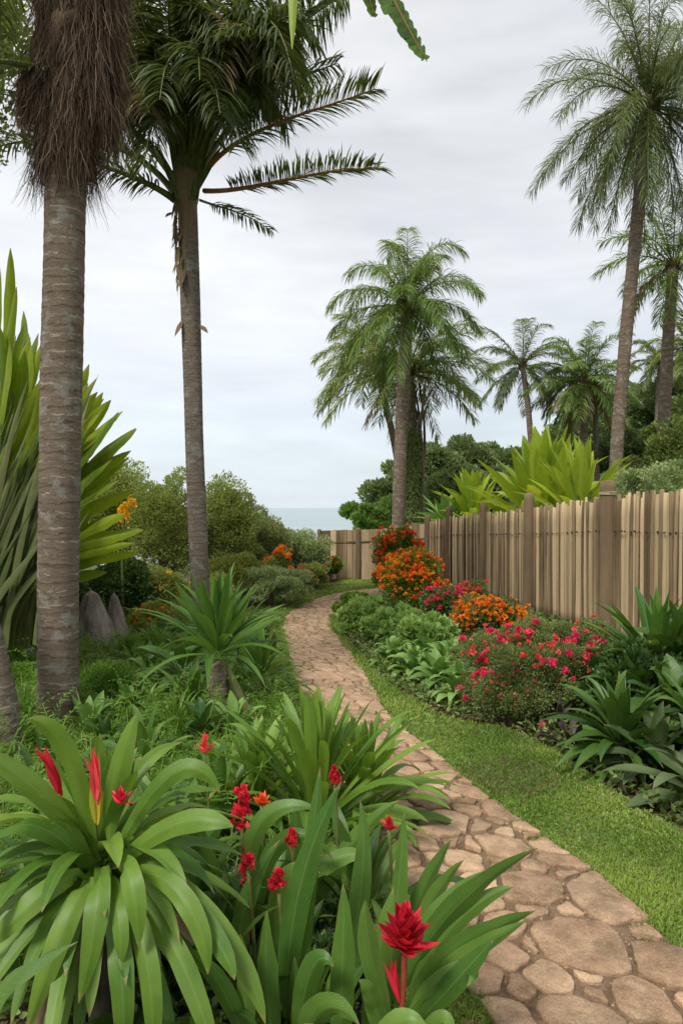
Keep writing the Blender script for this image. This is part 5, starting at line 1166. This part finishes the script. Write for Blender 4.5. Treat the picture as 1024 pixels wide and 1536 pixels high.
for i,(px,py,L_,w_,n_,mt_,lab) in enumerate([(250,1050,.30,.045,18,'hosta','broad soft green leaved plant in the ferns left of the short trunk'),(190,1090,.26,.040,16,'ginger','broad leaved plant sunk in the ferns right of the ringed palm foot'),(300,1130,.30,.040,20,'dark','dark broad leaved plant left of the lone torch flower'),(225,1030,.34,.05,14,'dark','dark arching broad leaved plant in front of the stumps'),(120,1060,.26,.03,20,'bright','light green clump beside the foot of the ringed palm'),(350,1120,.3,.035,18,'hosta','soft green broad leaved plant behind the bright clumps')]):
    b=G(px,py); root=thing('broadleaf_plant',lab,'plant',b); g=Geo(); rosette(g,b+[0,0,.08],n_,L_,w_,(10,80),(.7,1.8),'broad',10,5,.3,.08,1200+i,spread=.06); g.build('foliage',M[mt_],root,b)
# low undergrowth that fills the gaps between the foreground plants
for i,(px,py,lab) in enumerate([(60,1330,'dark low leaves behind the bromeliad at the left edge'),(250,1230,'low broad leaves right behind the bromeliad'),(300,1380,'low leaves between bromeliad and ginger plants'),(330,1190,'low leaves left of the bright clump'),(540,1330,'low leaves at the path edge behind the leaning ginger'),(30,1470,'low leaves in the shade beneath the bromeliad at the left edge'),(170,1480,'low leaves directly beneath the bromeliad skirt'),(215,1110,'mid green broad leaves between the fine tuft and the bromeliad'),(70,1150,'broad leaves left of the bromeliad in front of the leaning trunk'),(290,1010,'broad leaves among the ferns left of the dracaena leaves'),(290,1490,'low leaves between the bromeliad skirt and the tall ginger plant')]):
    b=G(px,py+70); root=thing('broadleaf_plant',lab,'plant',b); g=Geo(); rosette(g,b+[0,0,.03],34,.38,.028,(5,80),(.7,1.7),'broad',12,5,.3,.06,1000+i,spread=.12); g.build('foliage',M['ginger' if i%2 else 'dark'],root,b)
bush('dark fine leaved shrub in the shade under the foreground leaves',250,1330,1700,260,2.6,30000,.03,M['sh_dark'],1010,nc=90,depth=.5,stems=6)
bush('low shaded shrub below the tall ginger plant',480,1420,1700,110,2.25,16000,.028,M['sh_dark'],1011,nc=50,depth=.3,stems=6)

# ------------------------------------------------------------------ sky, sun, camera
w=bpy.data.worlds.new('World'); sc.world=w; w.use_nodes=True; nt=w.node_tree; nt.nodes.clear(); N=NT(nt)
SE,SR=math.radians(52),math.radians(-55)
sky=N.n('ShaderNodeTexSky'); sky.sky_type='NISHITA'; sky.sun_disc=False; sky.sun_elevation=SE; sky.sun_rotation=SR; sky.air_density=1.0; sky.dust_density=2.0
tc=N.n('ShaderNodeTexCoord'); sep=N.n('ShaderNodeSeparateXYZ',i0=tc.outputs['Generated']); z=sep.outputs[2]
cl=N.noise(1.7,5,.5,N.n('ShaderNodeMapping',i0=tc.outputs['Generated'],i3=(1,1,3.2),i1=(.6,.1,.35)).outputs[0],dist=.3)
cl2=N.noise(4.5,6,.55,N.n('ShaderNodeMapping',i0=tc.outputs['Generated'],i3=(1,1,6.0)).outputs[0],dist=.2)
f=N.math('ADD',N.math('MULTIPLY',cl,.75),N.math('MULTIPLY',cl2,.25))
cloud=N.ramp(f,[(.36,(3.35,3.42,3.5)),(.62,(4.62,4.63,4.65))])
grad=N.ramp(z,[(0.0,(.74,.82,.87)),(.10,(.84,.90,.945)),(.30,(1.0,1.0,1.0)),(.62,(.83,.83,.83)),(1.0,(.78,.78,.78))])
cloud=N.mix(1.0,cloud,grad,'MULTIPLY')
fin=N.mix(.9,sky.outputs[0],cloud)
bg=N.n('ShaderNodeBackground',Strength=.1); N.link(fin,bg.inputs[0]); o=N.n('ShaderNodeOutputWorld'); N.link(bg.outputs[0],o.inputs[0])
sun=bpy.data.lights.new('sun','SUN'); sun.energy=1.5; sun.angle=math.radians(14); sun.color=(1,.96,.9)
so=bpy.data.objects.new('sun',sun); COL.objects.link(so)
az=math.radians(215)   # light comes from the left, behind the camera
sd=Vector((math.sin(az)*math.cos(SE),math.cos(az)*math.cos(SE),math.sin(SE))); so.rotation_euler=(-sd).to_track_quat('-Z','Y').to_euler(); sky.sun_rotation=az
cam=bpy.data.cameras.new('camera'); co=bpy.data.objects.new('camera',cam); COL.objects.link(co); sc.camera=co
co.location=(0,0,H); co.rotation_euler=(math.radians(90),0,0); cam.sensor_fit='VERTICAL'; cam.sensor_height=36; cam.lens=24; cam.shift_y=-6/1536.0; cam.clip_start=.05; cam.clip_end=90000
sc.view_settings.view_transform='Standard'; sc.view_settings.look='None'; sc.view_settings.exposure=1.3; sc.view_settings.gamma=1
sc.cycles.max_bounces=8; sc.cycles.diffuse_bounces=3; sc.cycles.transmission_bounces=4; sc.cycles.use_denoising=True
sc.render.use_persistent_data=False
